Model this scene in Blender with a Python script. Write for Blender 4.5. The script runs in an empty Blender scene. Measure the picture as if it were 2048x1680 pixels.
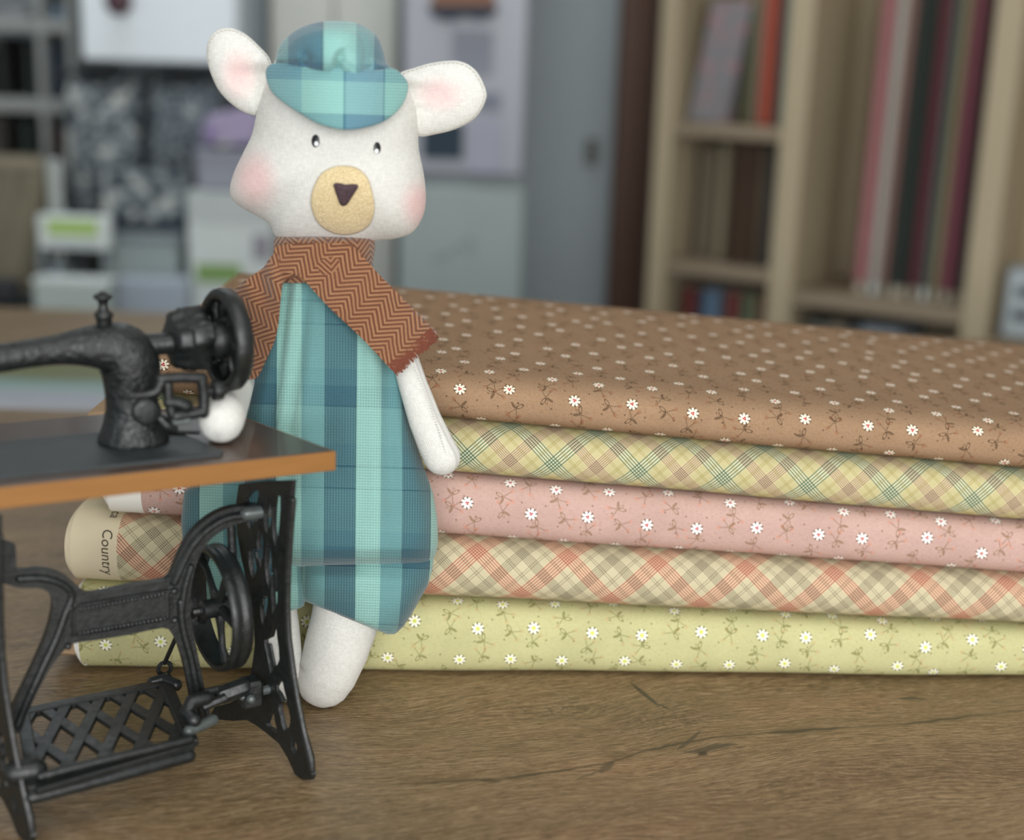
import bpy, math, random
import numpy as np
from mathutils import Vector, Matrix
from mathutils.geometry import delaunay_2d_cdt

SC = bpy.context.scene
COL = SC.collection
PI = math.pi

# ------------------------------------------------------------------ camera
FPX, PITCH, ROLL, CAMH = 2800.0, math.radians(14.8), math.radians(1.9), 0.33
CW = np.array([0, math.cos(PITCH), -math.sin(PITCH)])
_r = np.array([1.0, 0, 0]); _u = np.cross(_r, CW)
CR = _r * math.cos(ROLL) + _u * math.sin(ROLL)
CU = -_r * math.sin(ROLL) + _u * math.cos(ROLL)
CC = np.array([0, 0, CAMH])
cam = bpy.data.cameras.new('camera')
camo = bpy.data.objects.new('camera', cam); COL.objects.link(camo)
cam.sensor_fit = 'HORIZONTAL'; cam.sensor_width = 36.0
cam.lens = FPX / 2048.0 * 36.0
cam.clip_start = 0.01; cam.clip_end = 50
cam.dof.use_dof = True; cam.dof.focus_distance = 0.70; cam.dof.aperture_fstop = 4.0
camo.matrix_world = Matrix(((CR[0], CU[0], -CW[0], CC[0]), (CR[1], CU[1], -CW[1], CC[1]),
                            (CR[2], CU[2], -CW[2], CC[2]), (0, 0, 0, 1)))
SC.camera = camo

# ------------------------------------------------------------------ light, exposure
SC.view_settings.view_transform = 'Standard'; SC.view_settings.look = 'None'
SC.view_settings.exposure = 0.0; SC.view_settings.gamma = 1.0
SC.view_settings.use_curve_mapping = False
w = bpy.data.worlds.new('world'); SC.world = w; w.use_nodes = True
w.node_tree.nodes['Background'].inputs[0].default_value = (0.80, 0.90, 1.0, 1)
w.node_tree.nodes['Background'].inputs[1].default_value = 1.0

def area(name, loc, target, sx, sy, power, col):
    l = bpy.data.lights.new(name, 'AREA'); l.shape = 'RECTANGLE'; l.size = sx; l.size_y = sy
    l.energy = power; l.color = col
    o = bpy.data.objects.new(name, l); COL.objects.link(o)
    o.location = loc
    d = Vector(target) - Vector(loc)
    o.rotation_euler = d.to_track_quat('-Z', 'Y').to_euler()
    return o
area('unseen_ceiling_light', (0.35, -0.15, 1.68), (0.35, -0.1, 0), 1.3, 1.0, 7, (1.0, 0.97, 0.92))
area('front_fill_light', (0.45, -1.8, 0.62), (0.0, 0.7, 0.10), 2.4, 1.3, 66, (1.0, 0.98, 0.95))  # added soft fill from behind the camera for front-facing surfaces; no window there
area('unseen_ceiling_light', (-0.7, 2.45, 1.70), (-0.6, 3.1, 0), 1.4, 0.5, 19, (0.90, 0.96, 1.0))  # added unseen light that lifts the background along the back wall

# ------------------------------------------------------------------ pixel helpers: a pixel of the photograph to a point on a real plane
def ray(x, y): return CW + CR * ((x - 1024) / FPX) + CU * ((840 - y) / FPX)
def onz(x, y, z=0.0):
    d = ray(x, y); return CC + d * ((z - CAMH) / d[2])
def onpl(x, y, p, n):
    d = ray(x, y); return CC + d * (np.dot(np.array(p) - CC, n) / np.dot(d, n))
def ony(x, y, Y): return onpl(x, y, (0, Y, 0), (0, 1, 0))

# ------------------------------------------------------------------ shader expression helpers
NT = None
class V:
    def __init__(s, sock): s.s = sock
    def __add__(a, b): return m_('ADD', a, b)
    __radd__ = __add__
    def __sub__(a, b): return m_('SUBTRACT', a, b)
    def __rsub__(a, b): return m_('SUBTRACT', b, a)
    def __mul__(a, b): return m_('MULTIPLY', a, b)
    __rmul__ = __mul__
    def __truediv__(a, b): return m_('DIVIDE', a, b)
    def __rtruediv__(a, b): return m_('DIVIDE', b, a)
    def __neg__(a): return m_('MULTIPLY', a, -1.0)
def put(sock, v):
    if isinstance(v, V): NT.links.new(v.s, sock)
    elif isinstance(v, tuple) and len(v) == 3 and sock.type == 'RGBA': sock.default_value = (*v, 1)
    else: sock.default_value = v
def m_(op, *a):
    n = NT.nodes.new('ShaderNodeMath'); n.operation = op
    for i, x in enumerate(a): put(n.inputs[i], x)
    return V(n.outputs[0])
def sin(x): return m_('SINE', x)
def cos(x): return m_('COSINE', x)
def absv(x): return m_('ABSOLUTE', x)
def floor(x): return m_('FLOOR', x)
def mod(x, p): return m_('FLOORED_MODULO', x, p)
def sqrt(x): return m_('SQRT', x)
def mx(a, b): return m_('MAXIMUM', a, b)
def mn(a, b): return m_('MINIMUM', a, b)
def gt(a, b): return m_('GREATER_THAN', a, b)
def lt(a, b): return m_('LESS_THAN', a, b)
def ss(e0, e1, x, t0=0.0, t1=1.0):
    n = NT.nodes.new('ShaderNodeMapRange'); n.interpolation_type = 'SMOOTHSTEP'
    put(n.inputs['Value'], x); put(n.inputs['From Min'], e0); put(n.inputs['From Max'], e1)
    n.inputs['To Min'].default_value = t0; n.inputs['To Max'].default_value = t1
    return V(n.outputs['Result'])
def below(x, e, soft): return ss(e - soft, e + soft, x, 1.0, 0.0)
def mixc(f, a, b, blend='MIX'):
    n = NT.nodes.new('ShaderNodeMix'); n.data_type = 'RGBA'; n.blend_type = blend
    put(n.inputs[0], f); put(n.inputs[6], a); put(n.inputs[7], b)
    return V(n.outputs[2])
def xyz(x, y, z=0.0):
    n = NT.nodes.new('ShaderNodeCombineXYZ')
    for i, q in enumerate((x, y, z)): put(n.inputs[i], q)
    return V(n.outputs[0])
def sep(v):
    n = NT.nodes.new('ShaderNodeSeparateXYZ'); put(n.inputs[0], v)
    return V(n.outputs[0]), V(n.outputs[1]), V(n.outputs[2])
def noise(vec, scale=1.0, detail=2.0, rough=0.5):
    n = NT.nodes.new('ShaderNodeTexNoise'); put(n.inputs['Vector'], vec)
    n.inputs['Scale'].default_value = scale; n.inputs['Detail'].default_value = detail
    n.inputs['Roughness'].default_value = rough
    return V(n.outputs[0])
def wnoise(vec):
    n = NT.nodes.new('ShaderNodeTexWhiteNoise'); n.noise_dimensions = '3D'; put(n.inputs['Vector'], vec)
    return sep(V(n.outputs['Color']))
def uvc():
    n = NT.nodes.new('ShaderNodeUVMap'); n.uv_map = 'uv'
    x, y, z = sep(V(n.outputs[0])); return x, y
def objc():
    n = NT.nodes.new('ShaderNodeTexCoord'); return V(n.outputs['Object'])
def geop():
    n = NT.nodes.new('ShaderNodeNewGeometry'); return V(n.outputs['Position'])
def ramp(f, stops, interp='CONSTANT'):
    n = NT.nodes.new('ShaderNodeValToRGB'); put(n.inputs[0], f)
    r = n.color_ramp; r.interpolation = interp
    while len(r.elements) > 1: r.elements.remove(r.elements[-1])
    r.elements[0].position = stops[0][0]; r.elements[0].color = (*stops[0][1], 1)
    for p, c in stops[1:]:
        e = r.elements.new(p); e.color = (*c, 1)
    return V(n.outputs[0])
def fcurve(x, pts, x0, x1, y0, y1):
    n = NT.nodes.new('ShaderNodeFloatCurve')
    put(n.inputs['Value'], (x - x0) / (x1 - x0))
    c = n.mapping.curves[0]
    q = [((a - x0) / (x1 - x0), (b - y0) / (y1 - y0)) for a, b in pts]
    c.points[0].location = q[0]; c.points[1].location = q[-1]
    for p in q[1:-1]: c.points.new(*p)
    for p in c.points: p.handle_type = 'VECTOR'
    n.mapping.update()
    return V(n.outputs[0]) * (y1 - y0) + y0
def lin(c):
    if isinstance(c, str): c = tuple(int(c[i:i + 2], 16) for i in (1, 3, 5))
    return tuple((x / 255 / 12.92) if x / 255 <= 0.04045 else ((x / 255 + 0.055) / 1.055) ** 2.4 for x in c)
def bump(h, strength=0.5, dist=0.001):
    n = NT.nodes.new('ShaderNodeBump'); put(n.inputs['Height'], h)
    n.inputs['Strength'].default_value = strength; n.inputs['Distance'].default_value = dist
    return V(n.outputs[0])
def mat(name, build, rough=0.8, spec=0.5, metal=0.0, coat=0.0, sheen=0.0):
    """build() returns a colour, or (colour, normal) or (colour, normal, roughness)"""
    global NT
    m = bpy.data.materials.new(name); m.use_nodes = True; NT = m.node_tree
    b = NT.nodes['Principled BSDF']
    b.inputs['Roughness'].default_value = rough; b.inputs['Specular IOR Level'].default_value = spec
    b.inputs['Metallic'].default_value = metal; b.inputs['Coat Weight'].default_value = coat
    b.inputs['Sheen Weight'].default_value = sheen
    r = build() if callable(build) else build
    if not (isinstance(r, tuple) and len(r) and isinstance(r[0], (V, tuple))): r = (r,)
    put(b.inputs['Base Color'], r[0])
    if len(r) > 1 and r[1] is not None: put(b.inputs['Normal'], r[1])
    if len(r) > 2: put(b.inputs['Roughness'], r[2])
    return m
def plain(name, c, rough=0.6, var=0.12, scale=14, **k):
    c = lin(c)
    def b():
        n = noise(objc(), scale, 3)
        return mixc(n, tuple(x * (1 - var) for x in c), tuple(min(1, x * (1 + var)) for x in c))
    return mat(name, b, rough, **k)

# ------------------------------------------------------------------ mesh helpers
class MB:
    def __init__(s): s.v = []; s.f = []; s.uv = []; s.mi = []
    def add(s, vs, fs, uvs=None, mi=0):
        o = len(s.v)
        s.v += [tuple(map(float, p)) for p in vs]
        s.uv += [tuple(map(float, q)) for q in uvs] if uvs is not None else [(p[0], p[2]) for p in s.v[o:]]
        s.f += [tuple(i + o for i in f) for f in fs]; s.mi += [mi] * len(fs)
        return s
    def grid(s, P, closed=False, uv=None, mi=0, capa=False, capb=False):
        P = np.array(P, float); R, C = P.shape[:2]
        fs = []
        for i in range(R - 1):
            for j in range(C if closed else C - 1):
                k = (j + 1) % C
                fs.append((i * C + j, i * C + k, (i + 1) * C + k, (i + 1) * C + j))
        vs = list(P.reshape(-1, 3)); us = None if uv is None else list(np.array(uv, float).reshape(-1, 2))
        for flag, row in ((capa, 0), (capb, R - 1)):
            if flag:
                vs.append(P[row].mean(0))
                if us is not None: us.append(np.array(uv[row], float).mean(0))
                ci = len(vs) - 1
                for j in range(C if closed else C - 1):
                    k = (j + 1) % C
                    a, b = row * C + j, row * C + k
                    fs.append((ci, b, a) if row == 0 else (ci, a, b))
        return s.add(vs, fs, us, mi)
    def box(s, c, e1, e2, e3, bev=0.0):
        """centre and three half-axes"""
        c, e1, e2, e3 = (np.array(q, float) for q in (c, e1, e2, e3))
        L = [np.linalg.norm(q) for q in (e1, e2, e3)]
        if bev <= 0:
            vs = [c + x * e1 + y * e2 + z * e3 for x in (-1, 1) for y in (-1, 1) for z in (-1, 1)]
            return s.add(vs, [(0, 1, 3, 2), (4, 6, 7, 5), (0, 4, 5, 1), (2, 3, 7, 6), (0, 2, 6, 4), (1, 5, 7, 3)])
        b = min(bev, *[0.45 * l for l in L])
        f = [1 - b / l for l in L]
        vs = []; idx = {}
        for x in (-1, 1):
            for y in (-1, 1):
                for z in (-1, 1):
                    for ax in range(3):
                        k = [f[0], f[1], f[2]]; k[ax] = 1
                        idx[(x, y, z, ax)] = len(vs)
                        vs.append(c + x * k[0] * e1 + y * k[1] * e2 + z * k[2] * e3)
        fs = []
        for ax in range(3):
            o = [a for a in range(3) if a != ax]
            for sg in (-1, 1):
                q = []
                for a, bb in ((-1, -1), (1, -1), (1, 1), (-1, 1)):
                    t = [0, 0, 0]; t[ax] = sg; t[o[0]] = a; t[o[1]] = bb
                    q.append(idx[(*t, ax)])
                fs.append(tuple(q))
            for a in (-1, 1):
                for bb in (-1, 1):
                    t0 = [0, 0, 0]; t1 = [0, 0, 0]
                    t0[ax] = -1; t1[ax] = 1
                    for t in (t0, t1): t[o[0]] = a; t[o[1]] = bb
                    fs.append((idx[(*t0, o[0])], idx[(*t1, o[0])], idx[(*t1, o[1])], idx[(*t0, o[1])]))
        for x in (-1, 1):
            for y in (-1, 1):
                for z in (-1, 1): fs.append(tuple(idx[(x, y, z, a)] for a in range(3)))
        return s.add(vs, fs)
    def tube(s, path, rad, n=12, flat=None, caps=True, up=None):
        """swept round section; flat = (normal vector, factor) squeezes it along the normal; ends rounded"""
        P = [np.array(p, float) for p in path]
        if not hasattr(rad, '__len__'): rad = [rad] * len(P)
        T = []
        for i in range(len(P)):
            a = P[max(0, i - 1)]; b = P[min(len(P) - 1, i + 1)]
            d = b - a; T.append(d / (np.linalg.norm(d) + 1e-12))
        ref = np.array(up if up is not None else ((0, 0, 1) if abs(T[0][2]) < 0.9 else (0, 1, 0)), float)
        N = ref - T[0] * (ref @ T[0]); N /= np.linalg.norm(N)
        rows = []; uvr = []; Lc = 0
        if caps:
            ext = []
            for k in (0.98, 0.85, 0.6, 0.3):
                ext.append(k)
            P0, PN, r0, rN = P[0], P[-1], rad[0], rad[-1]
            pre = [(P0 - T[0] * r0 * k, r0 * math.sqrt(1 - k * k)) for k in ext]
            post = [(PN + T[-1] * rN * k, rN * math.sqrt(1 - k * k)) for k in reversed(ext)]
            PP = [p for p, r in pre] + P + [p for p, r in post]
            RR = [r for p, r in pre] + list(rad) + [r for p, r in post]
            TT = [T[0]] * 4 + T + [T[-1]] * 4
        else: PP, RR, TT = P, list(rad), T
        for i in range(len(PP)):
            if i:
                N = N - TT[i] * (N @ TT[i]); N /= (np.linalg.norm(N) + 1e-12)
                Lc += np.linalg.norm(PP[i] - PP[i - 1])
            B = np.cross(TT[i], N)
            row = []; ur = []
            for j in range(n):
                a = 2 * PI * j / n
                off = (N * math.cos(a) + B * math.sin(a)) * RR[i]
                if flat is not None:
                    nv = np.array(flat[0], float); nv /= np.linalg.norm(nv)
                    off = off - nv * (off @ nv) * (1 - flat[1])
                row.append(PP[i] + off); ur.append((a * max(rad), Lc))
            rows.append(row); uvr.append(ur)
        return s.grid(rows, True, uvr, 0, True, True)
    def lathe(s, o, ax, prof, n=24, lobes=None, caps=True):
        """prof: (distance along ax, radius)"""
        o = np.array(o, float); ax = np.array(ax, float); ax /= np.linalg.norm(ax)
        ref = np.array((0, 0, 1.0)) if abs(ax[2]) < 0.9 else np.array((0, 1.0, 0))
        N = ref - ax * (ref @ ax); N /= np.linalg.norm(N); B = np.cross(ax, N)
        rows = []; uv = []
        for h, r in prof:
            row = []; ur = []
            for j in range(n):
                a = 2 * PI * j / n
                q = r * (1 + (lobes(a, h) if lobes else 0))
                row.append(o + ax * h + (N * math.cos(a) + B * math.sin(a)) * q); ur.append((a * 0.01, h))
            rows.append(row); uv.append(ur)
        return s.grid(rows, True, uv, 0, caps, caps)
    def sheet(s, outer, holes, fn, th, dens=None, uvf=None, mi=0):
        """flat shape with holes (2-D polygons), lifted by fn(x, y, side) for side 0 (front) and 1 (back)"""
        pts = []; edges = []
        def loop(L):
            o = len(pts); k = len(L)
            pts.extend([Vector((float(a), float(b))) for a, b in L])
            edges.extend([(o + i, o + (i + 1) % k) for i in range(k)])
        loop(outer)
        for h in holes: loop(h)
        if dens:
            xs = [p[0] for p in outer]; ys = [p[1] for p in outer]
            i = 0; y = min(ys) + dens / 2
            while y < max(ys):
                x = min(xs) + (dens / 2 if i % 2 else dens)
                while x < max(xs):
                    if inpoly(x, y, outer) and edist(x, y, outer) > dens * 0.4: pts.append(Vector((x, y)))
                    x += dens
                y += dens * 0.87; i += 1
        vs, es, fs, _, _, _ = delaunay_2d_cdt(pts, edges, [], 1, 1e-7)
        if holes:
            def cen(f): return sum(vs[i][0] for i in f) / len(f), sum(vs[i][1] for i in f) / len(f)
            fs = [f for f in fs if not any(inpoly(*cen(f), h) for h in holes)]
        n = len(vs)
        V0 = [fn(p[0], p[1], 0) for p in vs]; V1 = [fn(p[0], p[1], 1) for p in vs]
        F = []
        cnt = {}
        for f in fs:
            a = (vs[f[1]] - vs[f[0]]); b = (vs[f[2]] - vs[f[0]])
            f = tuple(f)
            for i in range(len(f)):
                e = (f[i], f[(i + 1) % len(f)]); cnt[e] = cnt.get(e, 0) + 1
            F.append(f); F.append(tuple(n + i for i in reversed(f)))
        for (a, b) in list(cnt):
            if (b, a) not in cnt: F.append((b, a, n + a, n + b))
        uv = [(uvf(p[0], p[1]) if uvf else (p[0], p[1])) for p in vs]
        return s.add(V0 + V1, F, uv + uv, mi)
    def build(s, name, m, parent=None, origin=None, smooth=True, angle=40):
        o0 = np.array(origin if origin is not None else (parent['_org'] if parent is not None else (0, 0, 0)), float)
        me = bpy.data.meshes.new(name)
        me.from_pydata([tuple(np.array(p) - o0) for p in s.v], [], s.f)
        for q in (m if isinstance(m, (list, tuple)) else [m]): me.materials.append(q)
        if any(s.mi): me.polygons.foreach_set('material_index', s.mi)
        ul = me.uv_layers.new(name='uv')
        li = np.zeros(len(me.loops), int); me.loops.foreach_get('vertex_index', li)
        ul.data.foreach_set('uv', np.array(s.uv)[li].astype('f').ravel())
        import bmesh
        bm = bmesh.new(); bm.from_mesh(me)
        bmesh.ops.recalc_face_normals(bm, faces=bm.faces)
        bm.to_mesh(me); bm.free()
        me.shade_smooth() if smooth else me.shade_flat()
        if smooth: me.set_sharp_from_angle(angle=math.radians(angle))
        o = bpy.data.objects.new(name, me); COL.objects.link(o)
        if parent is not None: o.parent = parent
        if parent is None: o.location = o0
        o['_org'] = tuple(o0)
        return o
def inpoly(x, y, L):
    c = False; j = len(L) - 1
    for i in range(len(L)):
        xi, yi = L[i]; xj, yj = L[j]
        if (yi > y) != (yj > y) and x < (xj - xi) * (y - yi) / (yj - yi) + xi: c = not c
        j = i
    return c
def edist(x, y, L):
    d = 1e9
    for i in range(len(L)):
        a = np.array(L[i]); b = np.array(L[(i + 1) % len(L)]); p = np.array((x, y)); ab = b - a
        t = max(0, min(1, (p - a) @ ab / (ab @ ab + 1e-12))); d = min(d, np.linalg.norm(p - a - t * ab))
    return d
def smoothloop(L, n=4, closed=True):
    """Catmull-Rom through the points"""
    L = [np.array(p, float) for p in L]; k = len(L); out = []
    for i in range(k if closed else k - 1):
        g = (lambda j: L[j % k]) if closed else (lambda j: L[max(0, min(k - 1, j))])
        p0, p1, p2, p3 = g(i - 1), g(i), g(i + 1), g(i + 2)
        for t in np.arange(n) / n:
            out.append(0.5 * ((2 * p1) + (-p0 + p2) * t + (2 * p0 - 5 * p1 + 4 * p2 - p3) * t * t + (-p0 + 3 * p1 - 3 * p2 + p3) * t ** 3))
    if not closed: out.append(L[-1])
    return out
def tag(o, label=None, cat=None, group=None, kind=None):
    if label: o['label'] = label
    if cat: o['category'] = cat
    if group: o['group'] = group
    if kind: o['kind'] = kind
    return o
def empty(name, loc, label, cat, group=None):
    o = bpy.data.objects.new(name, None); COL.objects.link(o)
    o.location = tuple(map(float, loc)); o.empty_display_size = 0.02; o['_org'] = tuple(map(float, loc))
    return tag(o, label, cat, group)
def child(o, parent):
    """make an already built object a child of another built one (both without rotation)"""
    a = np.array(o['_org']); b = np.array(parent['_org'])
    o.parent = parent; o.location = tuple(a - b); return o

# ------------------------------------------------------------------ materials
MM = 0.001
def weave(u, v, su=1.0):
    """short hatched threads running now along, now across, as on printed cotton: two fields 0..1"""
    jx = (noise(xyz(u * 260, v * 260, 0.0), 1.0, 1) - 0.5) * 1.6 * MM
    cw, ch = 2.3 * MM, 1.9 * MM
    uu, vv = u + jx, v - jx
    r1, r2, r3 = wnoise(xyz(floor(uu / cw), floor(vv / ch), 8.0))
    o = gt(r1, 0.5)
    t = (v * o + u * (1.0 - o)) / (0.62 * MM) + r2
    h = sin(t * 6.2832) * (0.55 + 0.45 * r3)
    a = 0.5 + 0.30 * h
    b = noise(xyz(u * 500 * su, v * 1400 * su, 3.0), 1.0, 1, 0.4)
    return a, b
def stamp(u, v, pu, pv, seed, jit, flip=0.0):
    row = floor(v / pv)
    uu = u / pu + 0.5 * mod(row, 2.0)
    ci = floor(uu)
    r1, r2, r3 = wnoise(xyz(ci, row, seed))
    x = (uu - ci - 0.5) * pu - (r1 - 0.5) * jit
    y = (v / pv - row - 0.5) * pv - (r2 - 0.5) * jit * 0.62
    a = r3 * 6.2832
    c, s_ = cos(a), sin(a)
    return c * x + s_ * y, c * y - s_ * x, r3
def ell(x, y, cx, cy, ang, rx, ry):
    c, s_ = math.cos(ang), math.sin(ang)
    dx, dy = x - cx, y - cy
    p = (dx * c + dy * s_) / rx; q = (dy * c - dx * s_) / ry
    return sqrt(p * p + q * q)
def floral(name, base, thread_d, thread_l, petal, centre, tick, leaf, stem, bud, selv=None, x0=0.0, R=3.5, cx_dots=True, tickw=0.3, phase=(0, 0), thr=0.5, gapk=0.35):
    base, thread_d, thread_l, petal, centre, tick, leaf, stem, bud = map(lin, (base, thread_d, thread_l, petal, centre, tick, leaf, stem, bud))
    def b():
        u0, v0 = uvc()
        u, v = u0 + phase[0], v0 + phase[1]
        a, bb = weave(u, v)
        blot = noise(xyz(u * 30, v * 30, 1.0), 1, 3)
        c = mixc(ss(0.35, 0.7, blot), base, tuple(q * 0.90 for q in base))
        c = mixc(ss(0.58, 0.78, a) * thr, c, thread_d)
        c = mixc(ss(0.58, 0.78, 1.0 - a) * thr * 0.8, c, thread_l)
        c = mixc(ss(0.55, 0.7, bb) * thr * 0.4, c, thread_d)
        pu, pv = 30 * MM, 16.5 * MM
        # buds and sprigs, between the flowers
        for k, (du, dv, sd) in enumerate(((0.0, pv / 2 + 0.5 * MM, 11.0), (pu / 2, pv * 0.05, 12.0))):  # two layers
            x, y, r = stamp(u + du + (pu / 2 if k == 0 else 0) * 0, v + dv, pu, pv, sd, 6.0 * MM)
            x, y = x * 0.84, y * 0.84
            bd = mn(ell(x, y, -2.6 * MM, -3.6 * MM, 0.5, 1.1 * MM, 0.8 * MM), ell(x, y, 1.9 * MM, -4.3 * MM, -0.6, 1.0 * MM, 0.8 * MM))
            c = mixc(below(bd, 1.0, 0.25) * 0.5, c, bud)
            # dotted stems
            d1 = absv(x * 0.81 - y * 0.59); t1 = x * 0.59 + y * 0.81
            d2 = absv(x * 0.92 + y * 0.40); t2 = y * 0.92 - x * 0.40
            st = mx(below(d1, 0.22 * MM, 0.1 * MM) * lt(t1, 0.0) * gt(t1, -4.2 * MM) * gt(sin(t1 / (0.8 * MM) * 6.283), -0.35),
                    below(d2, 0.22 * MM, 0.1 * MM) * lt(t2, 0.0) * gt(t2, -4.4 * MM) * gt(sin(t2 / (0.8 * MM) * 6.283), -0.35))
            c = mixc(st * 0.85, c, stem)
            e1 = ell(x, y, 1.1 * MM, 1.6 * MM, 0.9, 1.9 * MM, 0.8 * MM)
            e2 = ell(x, y, -1.7 * MM, 1.0 * MM, 2.5, 1.7 * MM, 0.6 * MM)
            e3 = ell(x, y, -0.2 * MM, 1.7 * MM, 1.7, 1.5 * MM, 0.5 * MM)
            c = mixc(below(absv(e3 - 0.85), 0.16, 0.08) * 0.7, c, leaf)
            c = mixc(below(absv(e1 - 0.85), 0.16, 0.08) * 0.9, c, leaf)
            c = mixc(below(e2, 1.0, 0.12) * 0.68, c, leaf)
        # small dots
        x, y, r = stamp(u + 4 * MM, v + 3 * MM, 13 * MM, 11 * MM, 5.0, 6 * MM)
        c = mixc(below(sqrt(x * x + y * y), 0.5 * MM, 0.12 * MM) * 0.7, c, stem)
        # daisies
        x, y, r = stamp(u, v, pu, pv, 3.0, 11.0 * MM)
        rr = sqrt(x * x + y * y)
        an = m_('ARCTAN2', y, x)
        pet = absv(cos(an * 4.0))
        edge = (0.72 + 0.30 * m_('POWER', pet, 0.7)) * (R * MM)
        c = mixc(below(rr - edge, 0.0, 0.22 * MM), c, petal)
        c = mixc(below(absv(cos(an * 4.0)) * rr * 0.25, 0.10 * MM, 0.08 * MM) * gt(rr, R * 0.45 * MM) * below(rr, R * 0.95 * MM, 0.1 * MM) * gapk, c, base)
        tk = below(rr * absv(sin(an * 2.0 + PI / 4) * cos(an * 2.0 + PI / 4)) * 2.0 / 4.0, tickw * 0.33 * MM, 0.06 * MM)
        tk = below(absv(rr - R * 0.92 * MM), 0.75 * MM, 0.15 * MM) * below(absv(cos(an * 4.0)) * rr * 0.25, tickw * MM, 0.1 * MM)
        c = mixc(tk * 0.9, c, tick)
        if cx_dots:
            cd = mn(mn(sqrt((x - 0.45 * MM) * (x - 0.45 * MM) + y * y), sqrt((x + 0.45 * MM) * (x + 0.45 * MM) + (y - 0.5 * MM) * (y - 0.5 * MM))),
                    sqrt((x + 0.4 * MM) * (x + 0.4 * MM) + (y + 0.55 * MM) * (y + 0.55 * MM)))
            c = mixc(below(cd, 0.5 * MM, 0.12 * MM), c, centre)
        else:
            c = mixc(below(rr, 1.15 * MM, 0.4 * MM), c, centre)
        if selv:
            c = mixc(below(u0, selv, 0.2 * MM), c, lin('#efece3'))
        return c, bump((a + bb) * 0.5, 0.25, 0.0003)
    return mat(name, b, 0.95, 0.08)
def biasplaid(name, base, P, bands, thin, tint=None, selv=None, phase=(0, 0), cream='#d9ccae'):
    """bands: (offset as a share of P, lines, spacing mm, width mm, colour)"""
    base = lin(base)
    def b():
        u0, v0 = uvc()
        u, v = u0 + phase[0], v0 + phase[1]
        s = (u + v) * 0.70711; t = (u - v) * 0.70711
        blot = noise(xyz(u * 60, v * 60, 1.0), 1, 3)
        c = mixc(blot, base, tuple(q * 0.86 for q in base))
        a, bb = weave(u, v)
        c = mixc(ss(0.55, 0.8, a) * 0.18, c, tuple(q * 0.7 for q in base))
        P_ = P * MM
        if tint:
            for off, wd, cc in tint:
                for q in (s, t):
                    x = absv(mod(q - off * P_ + P_ / 2, P_) - P_ / 2)
                    c = mixc(below(x, wd * MM, 0.5 * MM) * 0.45, c, lin(cc))
        for off, n, sp, wd, cc in bands + thin:
            for q in (s, t):
                x = mod(q - off * P_ + P_ / 2, P_) - P_ / 2
                sp_ = sp * MM
                d = absv(mod(x + sp_ / 2, sp_) - sp_ / 2) if n % 2 else absv(mod(x, sp_) - sp_ / 2)
                l = below(d, wd / 2 * MM, 0.10 * MM) * lt(absv(x), (n - 1) / 2 * sp_ + wd * MM)
                c = mixc(l * 0.92, c, lin(cc))
        if selv:
            wob = noise(xyz(v * 500, 0.0), 1, 1) * 1.5 * MM
            c = mixc(below(u0, selv + wob, 0.15 * MM), c, mixc(blot, lin(cream), tuple(q * 0.93 for q in lin(cream))))
        return c, bump((a + bb) * 0.5, 0.15, 0.0003)
    return mat(name, b, 0.95, 0.08)
M = {}
M['brown_floral'] = floral('brown_floral_cotton', '#a1846a', '#73573f', '#c09f7a', '#f3e9d4', '#b5323a', '#40301f', '#4a3828', '#4e3a26', '#8f5b42', R=2.95, phase=(0.010, 0.004), thr=0.80, gapk=0.85)
M['pink_floral'] = floral('pink_floral_cotton', '#c7a79d', '#9a7568', '#dabdb2', '#fbf3ec', '#bd4450', '#3a302c', '#86694a', '#7a5a40', '#cf8f78', x0=0, selv=0.0175, R=3.1, phase=(0.004, 0.009), thr=0.62)
M['green_floral'] = floral('green_floral_cotton', '#c6c391', '#999665', '#dad7ab', '#faf8e4', '#d3da6c', '#3c3a2a', '#716f3a', '#6b6638', '#c2a878', R=3.1, cx_dots=False, phase=(0.013, 0.002), thr=0.62)
M['green_plaid'] = biasplaid('green_bias_plaid_cotton', '#c9c091', 32.0,
    [(0.0, 5, 1.46, 0.60, '#3f5f48'), (0.5, 6, 1.02, 0.32, '#38201f')],
    [(0.25, 2, 1.0, 0.22, '#8f8038'), (0.75, 2, 1.0, 0.22, '#8f8038')],
    [(0.0, 3.4, '#e4e4c8'), (0.5, 3.2, '#e6c9ac')], phase=(0.0, 0.004))
M['red_plaid'] = biasplaid('red_bias_plaid_cotton', '#cdc3a2', 34.2,
    [(0.0, 6, 1.38, 0.58, '#9d5446'), (0.5, 6, 1.00, 0.29, '#382a22')],
    [(0.25, 2, 1.3, 0.24, '#5a4d3c'), (0.75, 2, 1.3, 0.24, '#5a4d3c')],
    [(0.0, 4.2, '#e6bfa0')], selv=0.0235, phase=(0.006, 0.012))
WARP = [(0.0, '#355866'), (0.37, '#264350'), (0.385, '#98c4ba'), (0.70, '#689597'), (0.985, '#2f4d5c')]
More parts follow.
